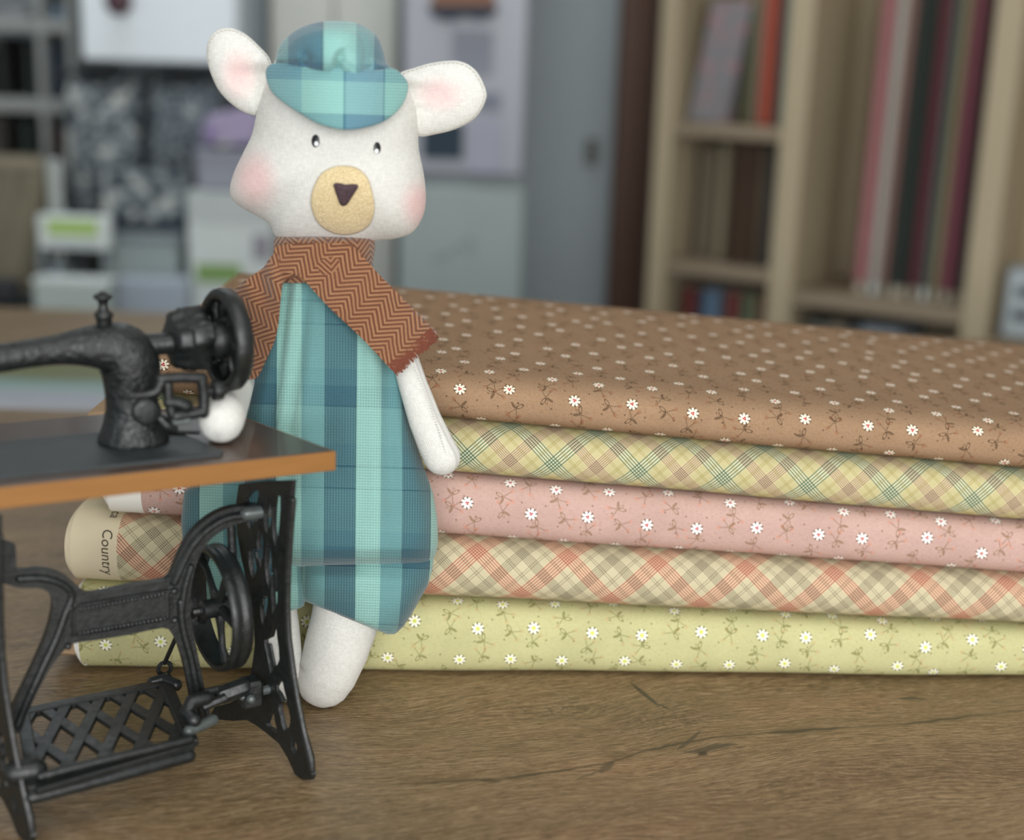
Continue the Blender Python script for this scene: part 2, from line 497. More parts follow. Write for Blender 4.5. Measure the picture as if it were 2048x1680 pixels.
def suit(name, u0, wv, Pv=0.083, v0=0.0, Pu=0.0402, light=1.0, mixw=0.5, warp=WARP, amp=0.36):
    """woven blue-green check: warp stripes along v, weft bands along u"""
    wu = [(p, tuple(q * light for q in lin(c))) for p, c in warp]
    wv = [(p, tuple(q * light for q in lin(c))) for p, c in wv]
    def b():
        u, v = uvc()
        cu = ramp(mod(u - u0, Pu) / Pu, wu)
        cv = ramp(mod(v - v0, Pv) / Pv, wv)
        th = 1.42 * MM
        hu = ss(-0.5, 0.5, sin(u / th * 6.2832)); hv = ss(-0.5, 0.5, sin(v / th * 6.2832))
        f = mixw + amp * (hu - hv)
        cv = mixc((1.0 - hv) * 0.45, cv, lin('#2f5560'))
        c = mixc(f, cu, cv)
        n = noise(xyz(u * 900, v * 900, 2.0), 1, 2)
        c = mixc(ss(0.3, 0.75, n) * 0.22, c, (0.62, 0.68, 0.68), 'OVERLAY')
        fold = noise(xyz(u * 45, v * 22, 5.0), 1, 2)
        return c, bump(hu * 0.15 + hv * 0.15 + n * 0.4 + fold * 3.0, 0.5, 0.0006)
    return mat(name, b, 0.95, 0.2, sheen=0.25)
def herring(name, ang, colw=7.2, line=2.75):
    def b():
        u0, v0 = uvc()
        ca, sa = math.cos(ang), math.sin(ang)
        wob = (noise(xyz(u0 * 60, v0 * 60, 0.0), 1, 2) - 0.5) * 1.6 * MM
        u = u0 * ca + v0 * sa + wob; v = v0 * ca - u0 * sa + wob
        cw = colw * MM
        tri = absv(mod(u, cw * 2) - cw)
        s_ = sin((v + tri * 0.95) / (line * MM) * 6.2832)
        f = ss(-0.55, 0.65, s_ + (noise(xyz(u * 1500, v * 1500, 0.0), 1, 2) - 0.5) * 1.2)
        c = mixc(f, lin('#5e3828'), lin('#a67c5a'))
        c = mixc(noise(xyz(u * 120, v * 120, 4.0), 1, 2) * 0.5, c, lin('#7d503a'))
        return c, bump(s_ * 0.5 + noise(xyz(u * 1600, v * 1600, 1.0), 1, 2), 0.6, 0.0008)
    return mat(name, b, 0.98, 0.15, sheen=0.3)
def linen(name, blush=(), base='#dfded8', wv=0.75):
    """off-white cloth; blush: pink dye spots (u, v, radius u, radius v, strength)"""
    base = lin(base)
    def b():
        u, v = uvc()
        th = wv * MM
        h = (sin(u / th * 6.2832) + sin(v / th * 6.2832)) * 0.18
        n = noise(xyz(u * 1300, v * 300, 0.0), 1, 2) + noise(xyz(u * 300, v * 1300, 7.0), 1, 2)
        c = mixc(ss(0.7, 1.35, n), tuple(q * 0.86 for q in base), base)
        for (bu, bv, ru, rv, k) in blush:
            x = (u - bu) / ru; y = (v - bv) / rv
            d = sqrt(x * x + y * y)
            c = mixc(ss(0.15, 1.0, d, 1.0, 0.0) * k, c, lin('#e6a3a3'))
        wr = noise(xyz(u * 60, v * 60, 5.0), 1, 2)
        return c, bump(h * 0.5 + n * 0.5 + wr * 2.5, 0.55, 0.0006)
    return mat(name, b, 0.95, 0.2, sheen=0.2)
def felt_b(c1, c2):
    def b():
        p = objc(); n = noise(p, 1400, 3, 0.7); k = noise(p, 420, 2)
        return mixc(ss(0.35, 0.65, n), lin(c1), lin(c2)), bump(n + k, 0.7, 0.0007)
    return b
M['muzzle'] = mat('tan_boucle_cloth', felt_b('#c9b183', '#ead8ae'), 0.98, 0.1, sheen=0.3)
M['nose'] = mat('dark_felt', felt_b('#43363a', '#5e4d52'), 0.98, 0.1)
def iron_b():
    p = objc()
    n = noise(p, 260, 4, 0.6); k = noise(p, 900, 2)
    c = mixc(n, lin('#121515'), lin('#1f2323'))
    return c, bump(n * 0.8 + k * 0.2, 0.35, 0.0012), ss(0.3, 0.7, n, 0.34, 0.5)
M['iron'] = mat('black_cast_iron', iron_b, 0.42, 0.55)
def relief_b():
    p = objc()
    nn = NT.nodes.new('ShaderNodeTexVoronoi'); nn.feature = 'SMOOTH_F1'; put(nn.inputs['Vector'], p); nn.inputs['Scale'].default_value = 300
    k = noise(p, 330, 3, 0.6)
    h = ss(0.4, 0.6, k) * 0.6 + V(nn.outputs[0]) * 0.3
    return mixc(k, lin('#121515'), lin('#212525')), bump(h, 0.48, 0.0011), ss(0.3, 0.7, k, 0.32, 0.46)
M['relief'] = mat('embossed_black_iron', relief_b, 0.4, 0.55)
def bed_b():
    n = noise(objc(), 120, 4)
    return mixc(n, lin('#24292a'), lin('#373d3e')), bump(noise(objc(), 500, 3), 0.2, 0.0005)
M['bed'] = mat('dull_black_plate', bed_b, 0.5)
def mtop(c1, c2):
    def b():
        x, y, z = sep(objc())
        n = noise(xyz(x * 30 + y * 16, y * 260 - x * 140, z * 260), 1, 3)
        return mixc(n, lin(c1), lin(c2)), bump(n, 0.06, 0.0005)
    return b
M['walnut'] = mat('dark_varnished_wood', mtop('#3f2c20', '#4f3a2c'), 0.36, 0.5, coat=0.3)
M['orangewood'] = mat('orange_wood_edge', mtop('#85592a', '#956732'), 0.45, 0.4)
M['steel'] = mat('worn_metal', plain('x', '#565d5c').node_tree and (lambda: mixc(noise(objc(), 300, 3), lin('#4a5150'), lin('#6a7170'))), 0.38, 0.5, metal=0.3)
M['card'] = plain('brown_cardboard', '#a58a6c', 0.9, scale=90)
M['selvage'] = plain('undyed_cotton_edge', '#efede6', 0.9, 0.06, scale=120)
M['creamfold'] = plain('cream_cotton_fold', '#d3c8ac', 0.9, 0.08, scale=120)
M['ink'] = plain('dark_print_ink', '#4a4234', 0.9)
M['black_bead'] = plain('black_paint', '#16161a', 0.3)
M['white_paint'] = plain('white_paint', '#f3f4f4', 0.4, 0.03)

# wooden table top: oak grain along a slightly turned axis, one long dark crack
GA = math.radians(16.0)
def tp(px, py):
    q = onz(px, py); return (q[0] * math.cos(GA) + q[1] * math.sin(GA), q[1] * math.cos(GA) - q[0] * math.sin(GA))
CRACK = [tp(*q) for q in ((640, 1574), (700, 1571), (770, 1569), (880, 1564), (968, 1560), (1024, 1555), (1110, 1543), (1222, 1525), (1279, 1505), (1371, 1484),
                          (1440, 1474), (1533, 1466), (1646, 1458), (1802, 1449), (2042, 1421), (2200, 1400))]
def wood_b():
    x0, y0, z0 = sep(geop())
    p = x0 * math.cos(GA) + y0 * math.sin(GA); q = y0 * math.cos(GA) - x0 * math.sin(GA)
    warp = noise(xyz(p * 5, q * 9, 0.0), 1, 2)
    qq = q + (warp - 0.5) * 0.07
    g1 = noise(xyz(p * 9, qq * 130, 0.0), 1, 4, 0.6)
    g2 = noise(xyz(p * 60, qq * 900, 2.0), 1, 3, 0.65)
    g3 = noise(xyz(p * 3.0, qq * 22, 4.0), 1, 3)
    c = mixc(ss(0.25, 0.75, g1), lin('#7d6748'), lin('#9b8362'))
    c = mixc(ss(0.38, 0.66, g3) * 0.6, c, lin('#715c42'))
    warm = noise(xyz(p * 7, qq * 30, 9.0), 1, 2)
    c = mixc(ss(0.5, 0.72, warm) * 0.35, c, lin('#a07a5c'))
    c = mixc(ss(0.47, 0.62, g2) * 0.60, c, lin('#574732'))
    g4 = noise(xyz(p * 190, qq * 800, 6.0), 1, 2, 0.6)
    c = mixc(ss(0.52, 0.66, g4) * 0.45, c, lin('#4f402d'))
    c = mixc(ss(0.54, 0.66, 1.0 - g2) * 0.40, c, lin('#b59f7e'))
    c = mixc(ss(0.55, 0.68, 1.0 - g4) * 0.30, c, lin('#b8a282'))
    # flecked figure near the knot
    fl = noise(xyz(p * 260, q * 330, 1.0), 1, 3, 0.7)
    def blob(px, py, ru, rv):
        a, b2 = tp(px, py); dx = (p - a) / ru; dy = (q - b2) / rv
        return ss(0.0, 1.0, sqrt(dx * dx + dy * dy), 1.0, 0.0)
    c = mixc(mx(blob(1340, 1440, 0.05, 0.022), blob(1150, 1420, 0.05, 0.014)) * ss(0.46, 0.6, fl) * 0.6, c, lin('#443a2c'))
    # the crack
    ps = [a for a, b2 in CRACK]; qs = [b2 for a, b2 in CRACK]
    qc = fcurve(p, CRACK, min(ps), max(ps), min(qs) - 0.05, max(qs) + 0.05)
    wob = (noise(xyz(p * 70, 0.0), 1, 3) - 0.5) * 0.004
    d = absv(q - qc + wob)
    wid = 0.0003 + ss(0.42, 0.75, noise(xyz(p * 26, 3.0), 1, 2)) * 0.0017
    inr = gt(p, min(ps)) * ss(min(ps), min(ps) + 0.08, p)
    c = mixc(below(d, wid * 2.6, 0.0022) * inr * 0.45, c, lin('#5f5138'))
    c = mixc(below(d, wid, 0.0007) * inr * 0.75, c, lin('#3a3628'))
    def seg(a, b2, wd, col, k=0.85):
        nonlocal c
        (ax, ay), (bx, by) = tp(*a), tp(*b2)
        L2 = (bx - ax) ** 2 + (by - ay) ** 2
        jx = p - ax + wob; jy = q - ay + wob * 1.5
        t = mx(0.0, mn(1.0, (jx * (bx - ax) + jy * (by - ay)) / L2))
        ex = jx - t * (bx - ax); ey = jy - t * (by - ay)
        tap = wd * (0.25 + 1.5 * t * (1.0 - t) * 2.0)
        c = mixc(below(sqrt(ex * ex + ey * ey), tap, wd * 0.5) * k, c, lin(col))
    seg((1262, 1366), (1318, 1410), 0.0017, '#3b3a30')
    seg((1318, 1406), (1340, 1418), 0.0008, '#443d30')
    seg((1355, 1500), (1400, 1463), 0.0014, '#4d4636')
    seg((1370, 1505), (1470, 1488), 0.0028, '#4a4435', 0.8)
    seg((1400, 1503), (1412, 1508), 0.0030, '#2e2b22', 0.8)
    seg((1200, 1545), (1226, 1524), 0.0024, '#4a4233', 0.7)
    seg((1150, 1560), (1205, 1540), 0.0010, '#5a4e3a', 0.7)
    seg((1795, 1396), (1852, 1398), 0.0016, '#453f30', 0.85)
    seg((960, 1562), (1000, 1560), 0.0020, '#40392b', 0.7)
    return c, bump(g2 * 0.6 + g1 * 0.4, 0.25, 0.0006), ss(0.3, 0.7, g1, 0.38, 0.5)
M['oak'] = mat('brown_oak_top', wood_b, 0.45, 0.45)

# ------------------------------------------------------------------ the setting
RX0, RX1, RY0, RY1, RZ0, RZ1 = -2.6, 2.4, -2.0, 3.3, -0.86, 1.75
M['wallgrey'] = plain('grey_wall_paint', '#8d9396', 0.85, 0.04, 3)
M['wallwhite'] = plain('white_wall_paint', '#c6c9c6', 0.85, 0.04, 3)
M['floor'] = plain('grey_floor_vinyl', '#77736c', 0.6, 0.1, 5)
M['ceil'] = plain('white_ceiling_paint', '#dddddb', 0.9, 0.03, 3)
def struct(name, lo, hi, m):
    b = MB(); lo = np.array(lo, float); hi = np.array(hi, float); h = (hi - lo) / 2
    b.box((lo + hi) / 2, (h[0], 0, 0), (0, h[1], 0), (0, 0, h[2]))
    o = b.build(name, m, None, ((lo + hi) / 2)[:2].tolist() + [lo[2]], smooth=False)
    return tag(o, kind='structure')
struct('floor', (RX0, RY0, RZ0 - 0.05), (RX1, RY1, RZ0), M['floor'])
struct('ceiling', (RX0, RY0, RZ1), (RX1, RY1, RZ1 + 0.05), M['ceil'])
struct('wall_back', (RX0, RY1, RZ0), (RX1, RY1 + 0.08, RZ1), M['wallgrey'])
struct('wall_left', (RX0 - 0.08, RY0, RZ0), (RX0, RY1, RZ1), M['wallwhite'])
struct('wall_right', (RX1, RY0, RZ0), (RX1 + 0.08, RY1, RZ1), M['wallwhite'])

# ------------------------------------------------------------------ the wooden table
TFAR = onz(60, 616)[1]
tbl = empty('wooden_table', (0.1, 0.7, RZ0), 'big brown wooden table that carries the bear and the bolts', 'table')
b = MB(); b.box((0.05, (TFAR - 0.35) / 2, -0.0175), (1.15, 0, 0), (0, (TFAR + 0.35) / 2, 0), (0, 0, 0.0175), 0.002)
b.build('tabletop', M['oak'], tbl, angle=30)
for sx in (-0.98, 1.08):
    for sy in (-0.25, TFAR - 0.12):
        b = MB(); b.box((sx, sy, RZ0 / 2 - 0.0172), (0.035, 0, 0), (0, 0.035, 0), (0, 0, -RZ0 / 2 - 0.0177), 0.004)
        b.build('leg', M['oak'], tbl, angle=30)

# ------------------------------------------------------------------ bolts of cotton
def yfront(x): return 0.6933 + (x + 0.0773) * 0.0588
ZB0 = [0.0, 0.0420, 0.0782, 0.1126, 0.1422, 0.1690]
ZB1 = [0.0, 0.0301, 0.0602, 0.0897, 0.1191, 0.1465]
def zb(k, x):
    t = (x + 0.0415) / 0.322
    return ZB0[k] + (ZB1[k] - ZB0[k]) * t
def bolt_ring(k, x, nose, yo, depth, e, rise=0.0, shrink=0.0, n=22):
    z0, z1 = zb(k, x) + shrink + 0.0002, zb(k + 1, x) - shrink - 0.0002
    y0 = yfront(x) + yo + shrink; zc = (z0 + z1) / 2; h = (z1 - z0) / 2
    P = []
    for a in np.linspace(0, 1, 8)[:-1]: P.append((x, y0 + depth - 0.012 - (depth - 0.012 - nose) * a, z0))
    for a in np.linspace(-PI / 2, PI / 2, n):
        c, s_ = math.cos(a), math.sin(a)
        P.append((x, y0 + nose * (1 - abs(c) ** e), zc + h * math.copysign(abs(s_) ** e, s_)))
    for a in np.linspace(0, 1, 8)[1:]: P.append((x, y0 + nose + (depth - 0.012 - nose) * a, z1 + rise * math.sin(a * PI * 0.6)))
    for a in np.linspace(PI / 2, -PI / 2, 8)[1:-1]: P.append((x, y0 + depth - 0.012 + 0.012 * math.cos(a), zc + h * math.sin(a) + rise * 0.5 * (math.sin(a) + 1)))
    return P
def ringlen(P):
    P = np.array(P); d = np.r_[0, np.cumsum(np.linalg.norm(np.diff(P, axis=0), axis=1))]; return d
BOLTS = [
    ('green_floral', 165, 0.018, 0.000, 0.235, 0.74, 0.0, 'pale green cotton bolt printed with white daisies, bottom of the stack'),
    ('red_plaid', 154, 0.026, 0.000, 0.235, 0.82, 0.0, 'cream cotton bolt with red and brown diagonal plaid, second from the table'),
    ('pink_floral', 219, 0.018, 0.004, 0.235, 0.74, 0.0, 'pink cotton bolt printed with white daisies, middle of the stack'),
    ('green_plaid', 235, 0.020, 0.005, 0.235, 0.80, 0.0, 'yellow cotton bolt with green and brown diagonal plaid, just under the brown one'),
    ('brown_floral', 318, 0.034, 0.000, 0.240, 0.72, 0.004, 'brown cotton bolt printed with small white daisies, top of the stack'),
]
def bolt_surface(k, x, s):
    """point and normal on bolt k at length x and arc distance s above its foremost line"""
    _, _, nose, yo, depth, e, rise, _ = BOLTS[k]
    P = np.array(bolt_ring(k, x, nose, yo, depth, e, rise, n=60)); d = ringlen(P)
    m0 = d[7 + 30]
    q = np.array([np.interp(m0 + s, d, P[:, i]) for i in range(3)])
    q2 = np.array([np.interp(m0 + s + 0.0005, d, P[:, i]) for i in range(3)])
    t = q2 - q; t /= np.linalg.norm(t)
    nrm = np.cross((1, 0, 0), t); nrm /= np.linalg.norm(nrm)
    if nrm[1] > 0 and abs(nrm[1]) > abs(nrm[2]): nrm = -nrm
    if nrm[2] < 0 and abs(nrm[2]) > abs(nrm[1]): nrm = -nrm
    return q, nrm
bolt_objs = []
rnd = random.Random(4)
for k, (mk, pxl, nose, yo, depth, e, rise, lab) in enumerate(BOLTS):
    zc = (zb(k, -0.2) + zb(k + 1, -0.2)) / 2
    x0 = onpl(pxl, {0: 1300, 1: 1150, 2: 1030, 3: 960, 4: 760}[k], (0, 0.6933 + 0.0773 * 0.0588 + nose * 0.4, 0), np.array((-0.0588, 1, 0)))[0]
    x1 = 0.37 - 0.01 * (k % 2)
    root = empty('fabric_bolt', (0.0, yfront(0) + 0.1, zb(k, 0)), lab, 'fabric bolt', 'folded cotton bolts in the stack')
    rows, uv = [], []
    nx = 70
    for i in range(nx + 1):
        x = x0 + (x1 - x0) * (i / nx)
        P = np.array(bolt_ring(k, x, nose, yo, depth, e, rise))
        wv = 0.0006 * math.sin(x * 23 + k * 2) + 0.0004 * math.sin(x * 51 + k)
        P[7:29, 1] += wv
        d = ringlen(P)
        rows.append(P); uv.append([(x - x0, dd - d[18]) for dd in d])
    b = MB(); b.grid(rows, True, uv)
    # close the seam column properly at the back by ring order; cap the ends
    b.build('cloth', M[mk], root, angle=60)
    # folded layers showing at the left end, and the cardboard core
    fold = M['creamfold'] if mk == 'red_plaid' else M['selvage']
    for j, (sh, ext) in enumerate(((0.0012, 0.0012), (0.0026, 0.0026), (0.0042, 0.0038))):
        b = MB()
        b.grid([bolt_ring(k, x0 - ext, nose, yo, depth, e, rise, sh), bolt_ring(k, x0 + 0.004, nose, yo, depth, e, rise, sh)], True, None, 0, True, False)
        b.build('fold_layer', fold, root, angle=60)
    b = MB()
    b.grid([bolt_ring(k, x1 + 0.001, nose, yo, depth, e, rise, 0.002), bolt_ring(k, x1 - 0.004, nose, yo, depth, e, rise, 0.002)], True, None, 0, True, False)
    b.build('fold_layer', fold, root, angle=60)
    zz = (zb(k, x0) + zb(k + 1, x0)) / 2
    ce = 0.016 if mk != 'red_plaid' else 0.001
    if mk == 'pink_floral': ce = 0.011
    b = MB()
    hh = (zb(k + 1, x0) - zb(k, x0)) * (0.30 if mk == 'green_floral' else 0.12)
    b.box((x0 - ce / 2 + 0.004, yfront(x0) + yo + depth * 0.5, zz - (0.002 if mk == 'green_floral' else 0)), (ce / 2 + 0.004, 0, 0), (0, depth * 0.47, 0), (0, 0, hh), 0.002)
    b.build('cardboard_core', M['card'], root)
    bolt_objs.append(root)
    if mk == 'red_plaid':
        def lettering(text, size, s0, du, name, shear=0.12):
            cu = bpy.data.curves.new(name, 'FONT'); cu.body = text; cu.size = size; cu.shear = shear; cu.resolution_u = 3
            to = bpy.data.objects.new(name, cu); COL.objects.link(to)
            dg = bpy.context.evaluated_depsgraph_get()
            me = bpy.data.meshes.new_from_object(to.evaluated_get(dg))
            bpy.data.objects.remove(to); bpy.data.curves.remove(cu)
            import bmesh
            bm = bmesh.new(); bm.from_mesh(me)
            bmesh.ops.subdivide_edges(bm, edges=[ed for ed in bm.edges if ed.calc_length() > 0.001], cuts=2)
            vs, fs = [], [tuple(v.index for v in f.verts) for f in bm.faces]
            bm.verts.index_update()
            fs = [tuple(v.index for v in f.verts) for f in bm.faces]
            for v in bm.verts:
                q, nr = bolt_surface(k, x0 + du + v.co.y, s0 - v.co.x)
                vs.append(q + nr * 0.00025)
            bm.free(); bpy.data.meshes.remove(me)
            b = MB(); b.add(vs, fs); return b.build(name, M['ink'], root, smooth=False)
        lettering('Country', 0.0076, 0.0140, 0.0165, 'lettering')
        lettering('ecca', 0.0076, 0.0350, 0.0180, 'lettering')

# ------------------------------------------------------------------ the bear doll, standing against the bolts
DN = np.array((0, 1.0, -0.05))
def DP(x, y, off=0.0): return onpl(x, y, (0, 0.663 - off, 0), DN)
def duv(x, y):
    p = DP(x, y); return (p[0], p[2])
def resample(L, n):
    L = np.array(L + [L[0]], float); d = np.r_[0, np.cumsum(np.linalg.norm(np.diff(L, axis=0), axis=1))]
    q = np.linspace(0, d[-1], n, endpoint=False)
    return np.c_[np.interp(q, d, L[:, 0]), np.interp(q, d, L[:, 1])]
def pillow(b, outline, c, Df, Db, base=None, nr=16, na=96, pw=0.55, disp=None, sm=6, uvf=duv, mi=0):
    """stuffed shape sewn from two flat pieces: outline and centre in pixels, thickness in metres"""
    O = resample([tuple(q) for q in smoothloop(outline, sm)], na)
    c = np.array(c, float); base = base or (lambda x, y: 0.0)
    rr = [math.sin(i / nr * PI / 2) for i in range(nr + 1)]
    def side(sg, D):
        rows, uv = [], []
        for r in (rr[1:] if sg > 0 else rr[1:]):
            row, ur = [], []
            for q in O:
                x, y = c + (q - c) * r
                off = base(x, y) + sg * D * (1 - r * r) ** pw
                if disp and sg > 0: off += disp(x, y) * (1 - r ** 6)
                row.append(DP(x, y, off)); ur.append(uvf(x, y))
            rows.append(row); uv.append(ur)
        return rows, uv
    F, UF = side(1, Df); B, UB = side(-1, Db)
    F = F[:-1] + [F[-1]]
    rows = F + B[::-1][1:]; uv = UF + UB[::-1][1:]
    o = len(b.v)
    b.grid(rows, True, uv, mi)
    nA = len(O); R = len(rows)
    top = DP(c[0], c[1], base(*c) + Df + (disp(*c) if disp else 0)); bot = DP(c[0], c[1], base(*c) - Db)
    b.v += [tuple(top), tuple(bot)]; b.uv += [tuple(uvf(*c))] * 2
    for j in range(nA):
        k = (j + 1) % nA
        b.f.append((o + R * nA, o + k, o + j)); b.f.append((o + R * nA + 1, o + (R - 1) * nA + j, o + (R - 1) * nA + k)); b.mi += [mi, mi]
    return b
HEAD = [(556, 112), (528, 175), (512, 232), (504, 268), (488, 302), (469, 342), (460, 374), (463, 397), (484, 416), (516, 433), (540, 450), (552, 474), (600, 490), (700, 494), (750, 482),
        (792, 477), (826, 464), (846, 432), (852, 396), (848, 350), (838, 300), (836, 262), (834, 222), (818, 178), (782, 136), (735, 96), (660, 72), (600, 82)]
HC = (664, 320)
_HO = resample([tuple(q) for q in smoothloop(HEAD, 6)], 360)
_ha = np.unwrap(np.arctan2(_HO[:, 1] - HC[1], _HO[:, 0] - HC[0])); _hr = np.hypot(_HO[:, 0] - HC[0], _HO[:, 1] - HC[1])
def head_off(x, y):
    a = math.atan2(y - HC[1], x - HC[0])
    i = np.argmin(np.abs(np.angle(np.exp(1j * (_ha - a)))))
    r = min(0.999, math.hypot(x - HC[0], y - HC[1]) / _hr[i])
    return 0.034 * (1 - r * r) ** 0.55
bear_loc = DP(640, 1410); bear_loc[2] = 0.0
bear = empty('bear_doll', bear_loc, 'white cloth bear doll in a blue checked romper and cap leaning on the fabric stack', 'doll')
def bl(px, py, rpx, rpy, k):
    u, v = duv(px, py); s_ = 0.000247
    return (u, v, rpx * s_, rpy * s_, k)
M['head_linen'] = linen('white_linen_blushed_cheeks', [bl(508, 360, 60, 80, 0.50), bl(842, 410, 54, 66, 0.50)])
M['ear_l'] = linen('white_linen_pink_ear', [bl(478, 148, 46, 62, 0.42)])
M['ear_r'] = linen('white_linen_pink_ear', [bl(880, 188, 62, 44, 0.38)])
M['linen'] = linen('white_linen', [])
M['knit'] = linen('white_ribbed_linen', [], wv=1.1)
b = pillow(MB(), HEAD, HC, 0.034, 0.020, nr=20, na=120)
# chin and neck under the scarf
head = b.build('head', M['head_linen'], bear, angle=180)
EARL = [(500, 229), (470, 214), (438, 182), (418, 137), (413, 98), (426, 66), (455, 55), (488, 66), (518, 92), (541, 119), (546, 152), (536, 192), (516, 228)]
EARR = [(795, 152), (830, 135), (872, 124), (918, 122), (950, 139), (970, 174), (972, 200), (951, 236), (912, 258), (870, 269), (838, 273), (812, 258), (800, 205)]
def gath(cx, cy, ax, ay, L, dep, w):
    """a pinched fold running from (cx, cy) along (ax, ay)"""
    n = math.hypot(ax, ay); ax, ay = ax / n, ay / n
    def f(x, y):
        t = ((x - cx) * ax + (y - cy) * ay) / L; d = (-(x - cx) * ay + (y - cy) * ax)
        return -dep * math.exp(-(d / w) ** 2) * max(0, 1 - max(0, t)) * (1 if t > -0.3 else 0)
    return f
fl1 = gath(535, 150, -1, 0.0, 90, 0.0075, 22); fl2 = gath(520, 185, -0.8, -0.4, 60, 0.002, 10)
pillow(MB(), EARL, (478, 140), 0.0075, 0.004, lambda x, y: -0.002, nr=14, disp=lambda x, y: fl1(x, y) + fl2(x, y)).build('ear', M['ear_l'], bear, angle=180)
fr1 = gath(812, 178, 1, 0.10, 90, 0.0055, 16); fr2 = gath(812, 222, 1, -0.15, 60, 0.002, 9)
pillow(MB(), EARR, (885, 198), 0.0075, 0.004, lambda x, y: -0.002, nr=14, disp=lambda x, y: fr1(x, y) + fr2(x, y)).build('ear', M['ear_r'], bear, angle=180)
M['seam'] = plain('grey_seam_thread', '#b3b1a8', 0.9)
for ear_, L_, c_, f_ in zip([o for o in bear.children if o.name.startswith('ear')], (EARL, EARR), ((478, 140), (885, 198)), (None, None)):
    b = MB(); O_ = resample([tuple(q) for q in smoothloop(L_, 6)], 110); cc_ = np.array(c_, float)
    for i in range(0, 110, 2):
        rr_ = 0.935; q0_ = cc_ + (O_[i] - cc_) * rr_; q1_ = cc_ + (O_[(i + 1) % 110] - cc_) * rr_
        h_ = -0.002 + 0.0075 * (1 - rr_ * rr_) ** 0.55 + 0.0001
        b.tube([DP(*q0_, h_), DP(*q1_, h_)], 0.00022, 5)
    tag(b.build('stitching', M['seam'], ear_), kind='stuff')
MUZ = [(684, 331), (712, 335), (735, 355), (746, 390), (749, 418), (742, 445), (722, 463), (690, 470), (660, 464), (635, 445), (622, 412), (625, 380), (640, 350), (660, 336)]
pillow(MB(), MUZ, (685, 402), 0.0022, 0.0008, lambda x, y: head_off(x, y) + 0.0012, nr=8, na=64, pw=0.35).build('muzzle', M['muzzle'], bear, angle=180)
NOSE = [(667, 368), (676, 366), (692, 369), (707, 368), (716, 370), (715, 377), (706, 391), (695, 408), (688, 412), (681, 410), (675, 396), (669, 378)]
pillow(MB(), NOSE, (690, 384), 0.0014, 0.0008, lambda x, y: head_off(x, y) + 0.0042, nr=6, na=48, pw=0.35).build('nose', M['nose'], bear, angle=180)
def disc(cx, cy, rx, ry, n=14): return [(cx + rx * math.cos(2 * PI * i / n), cy + ry * math.sin(2 * PI * i / n)) for i in range(n)]
for (cx, cy, rx, ry, hx, hy) in ((631, 282, 8.0, 13.0, 632.5, 287.5), (754.5, 296, 7.0, 12.0, 753.5, 302.5)):
    eye = pillow(MB(), disc(cx, cy, rx, ry), (cx, cy), 0.0006, 0.0005, lambda x, y: head_off(x, y) + 0.0004, nr=5, na=24, pw=0.4, sm=2).build('eye', M['black_bead'], bear, angle=180)
    pillow(MB(), disc(hx, hy, 4.2, 5.2), (hx, hy), 0.0004, 0.0004, lambda x, y: head_off(x, y) + 0.0010, nr=4, na=16, pw=0.4, sm=2).build('highlight', M['white_paint'], eye, angle=180)

# ---- cap
uc, vc = duv(640, 172)
CW_ = [(0.0, '#93cfc9'), (0.30, '#2c5a72'), (0.32, '#3c6c86'), (0.58, '#244a62'), (0.60, '#6fa6ad'), (0.97, '#93cfc9')]
PXM = 0.000247
M['brimcloth'] = suit('cap_check_cloth', duv(520, 200)[0], [(0.0, '#3f6a80'), (0.225, '#2f5669'), (0.24, '#8dbdb5'), (0.70, '#5e8b97'), (0.97, '#5e8b97')], 132 * PXM, duv(690, 262)[1], 320 * PXM, 1.0, 0.5,
    [(0.0, '#6b9aa5'), (0.25, '#8bbab3'), (0.50, '#436e7b'), (0.508, '#7297a3'), (0.735, '#345c70'), (0.745, '#83b4ae')], 0.22)
M['crowncloth'] = suit('cap_check_cloth', duv(535, 100)[0], [(0.0, '#608a94'), (0.30, '#79a8a3'), (0.84, '#4e7482')], 124 * PXM, duv(660, 166)[1], 250 * PXM, 1.0, 0.34,
    [(0.0, '#6d9aa0'), (0.155, '#3b5f79'), (0.41, '#2d4c60'), (0.425, '#92c1ba'), (0.675, '#72989d'), (0.81, '#3c6079')], 0.2)
CROWN = [(551, 128), (553, 112), (558, 94), (572, 76), (600, 56), (640, 44), (690, 42), (728, 52), (755, 74), (767, 103), (772, 125), (784, 140), (770, 156), (735, 165), (690, 160), (640, 152), (590, 146), (560, 142)]
cap = pillow(MB(), CROWN, (662, 104), 0.036, 0.024, lambda x, y: 0.004, nr=16, na=112, pw=0.5).build('cap', M['crowncloth'], bear, angle=180)
def pleat(x, y):
    t = min(1, max(0, (y - 75) / 80))
    d = 0.0016 * math.sin((x - 560) / 12.5 + 0.6 * math.sin(y / 19)) * t * t
    d -= 0.0065 * math.exp(-((x - (676 + (y - 130) * -0.25)) / 9) ** 2) * max(0, min(1, (y - 95) / 25)) * (1 if y < 160 else 0)
    d -= 0.006 * math.exp(-((x - 611) / 7) ** 2 - ((y - 118) / 14) ** 2)
    d -= 0.0055 * math.exp(-((x - 735) / 8) ** 2 - ((y - 125) / 20) ** 2)
    return d
PUFF = [(553, 120), (566, 100), (580, 84), (605, 66), (645, 56), (690, 57), (715, 68), (732, 88), (742, 106), (760, 124), (771, 142), (764, 153), (738, 160), (731, 167), (706, 163), (680, 153), (648, 149), (610, 142), (594, 137), (575, 127)]
pillow(MB(), PUFF, (664, 108), 0.012, 0.010, lambda x, y: 0.032 - 0.016 * ((x - 664) / 110) ** 2, nr=18, na=128, pw=0.5, disp=pleat).build('cap_puff', M['crowncloth'], cap, angle=180)
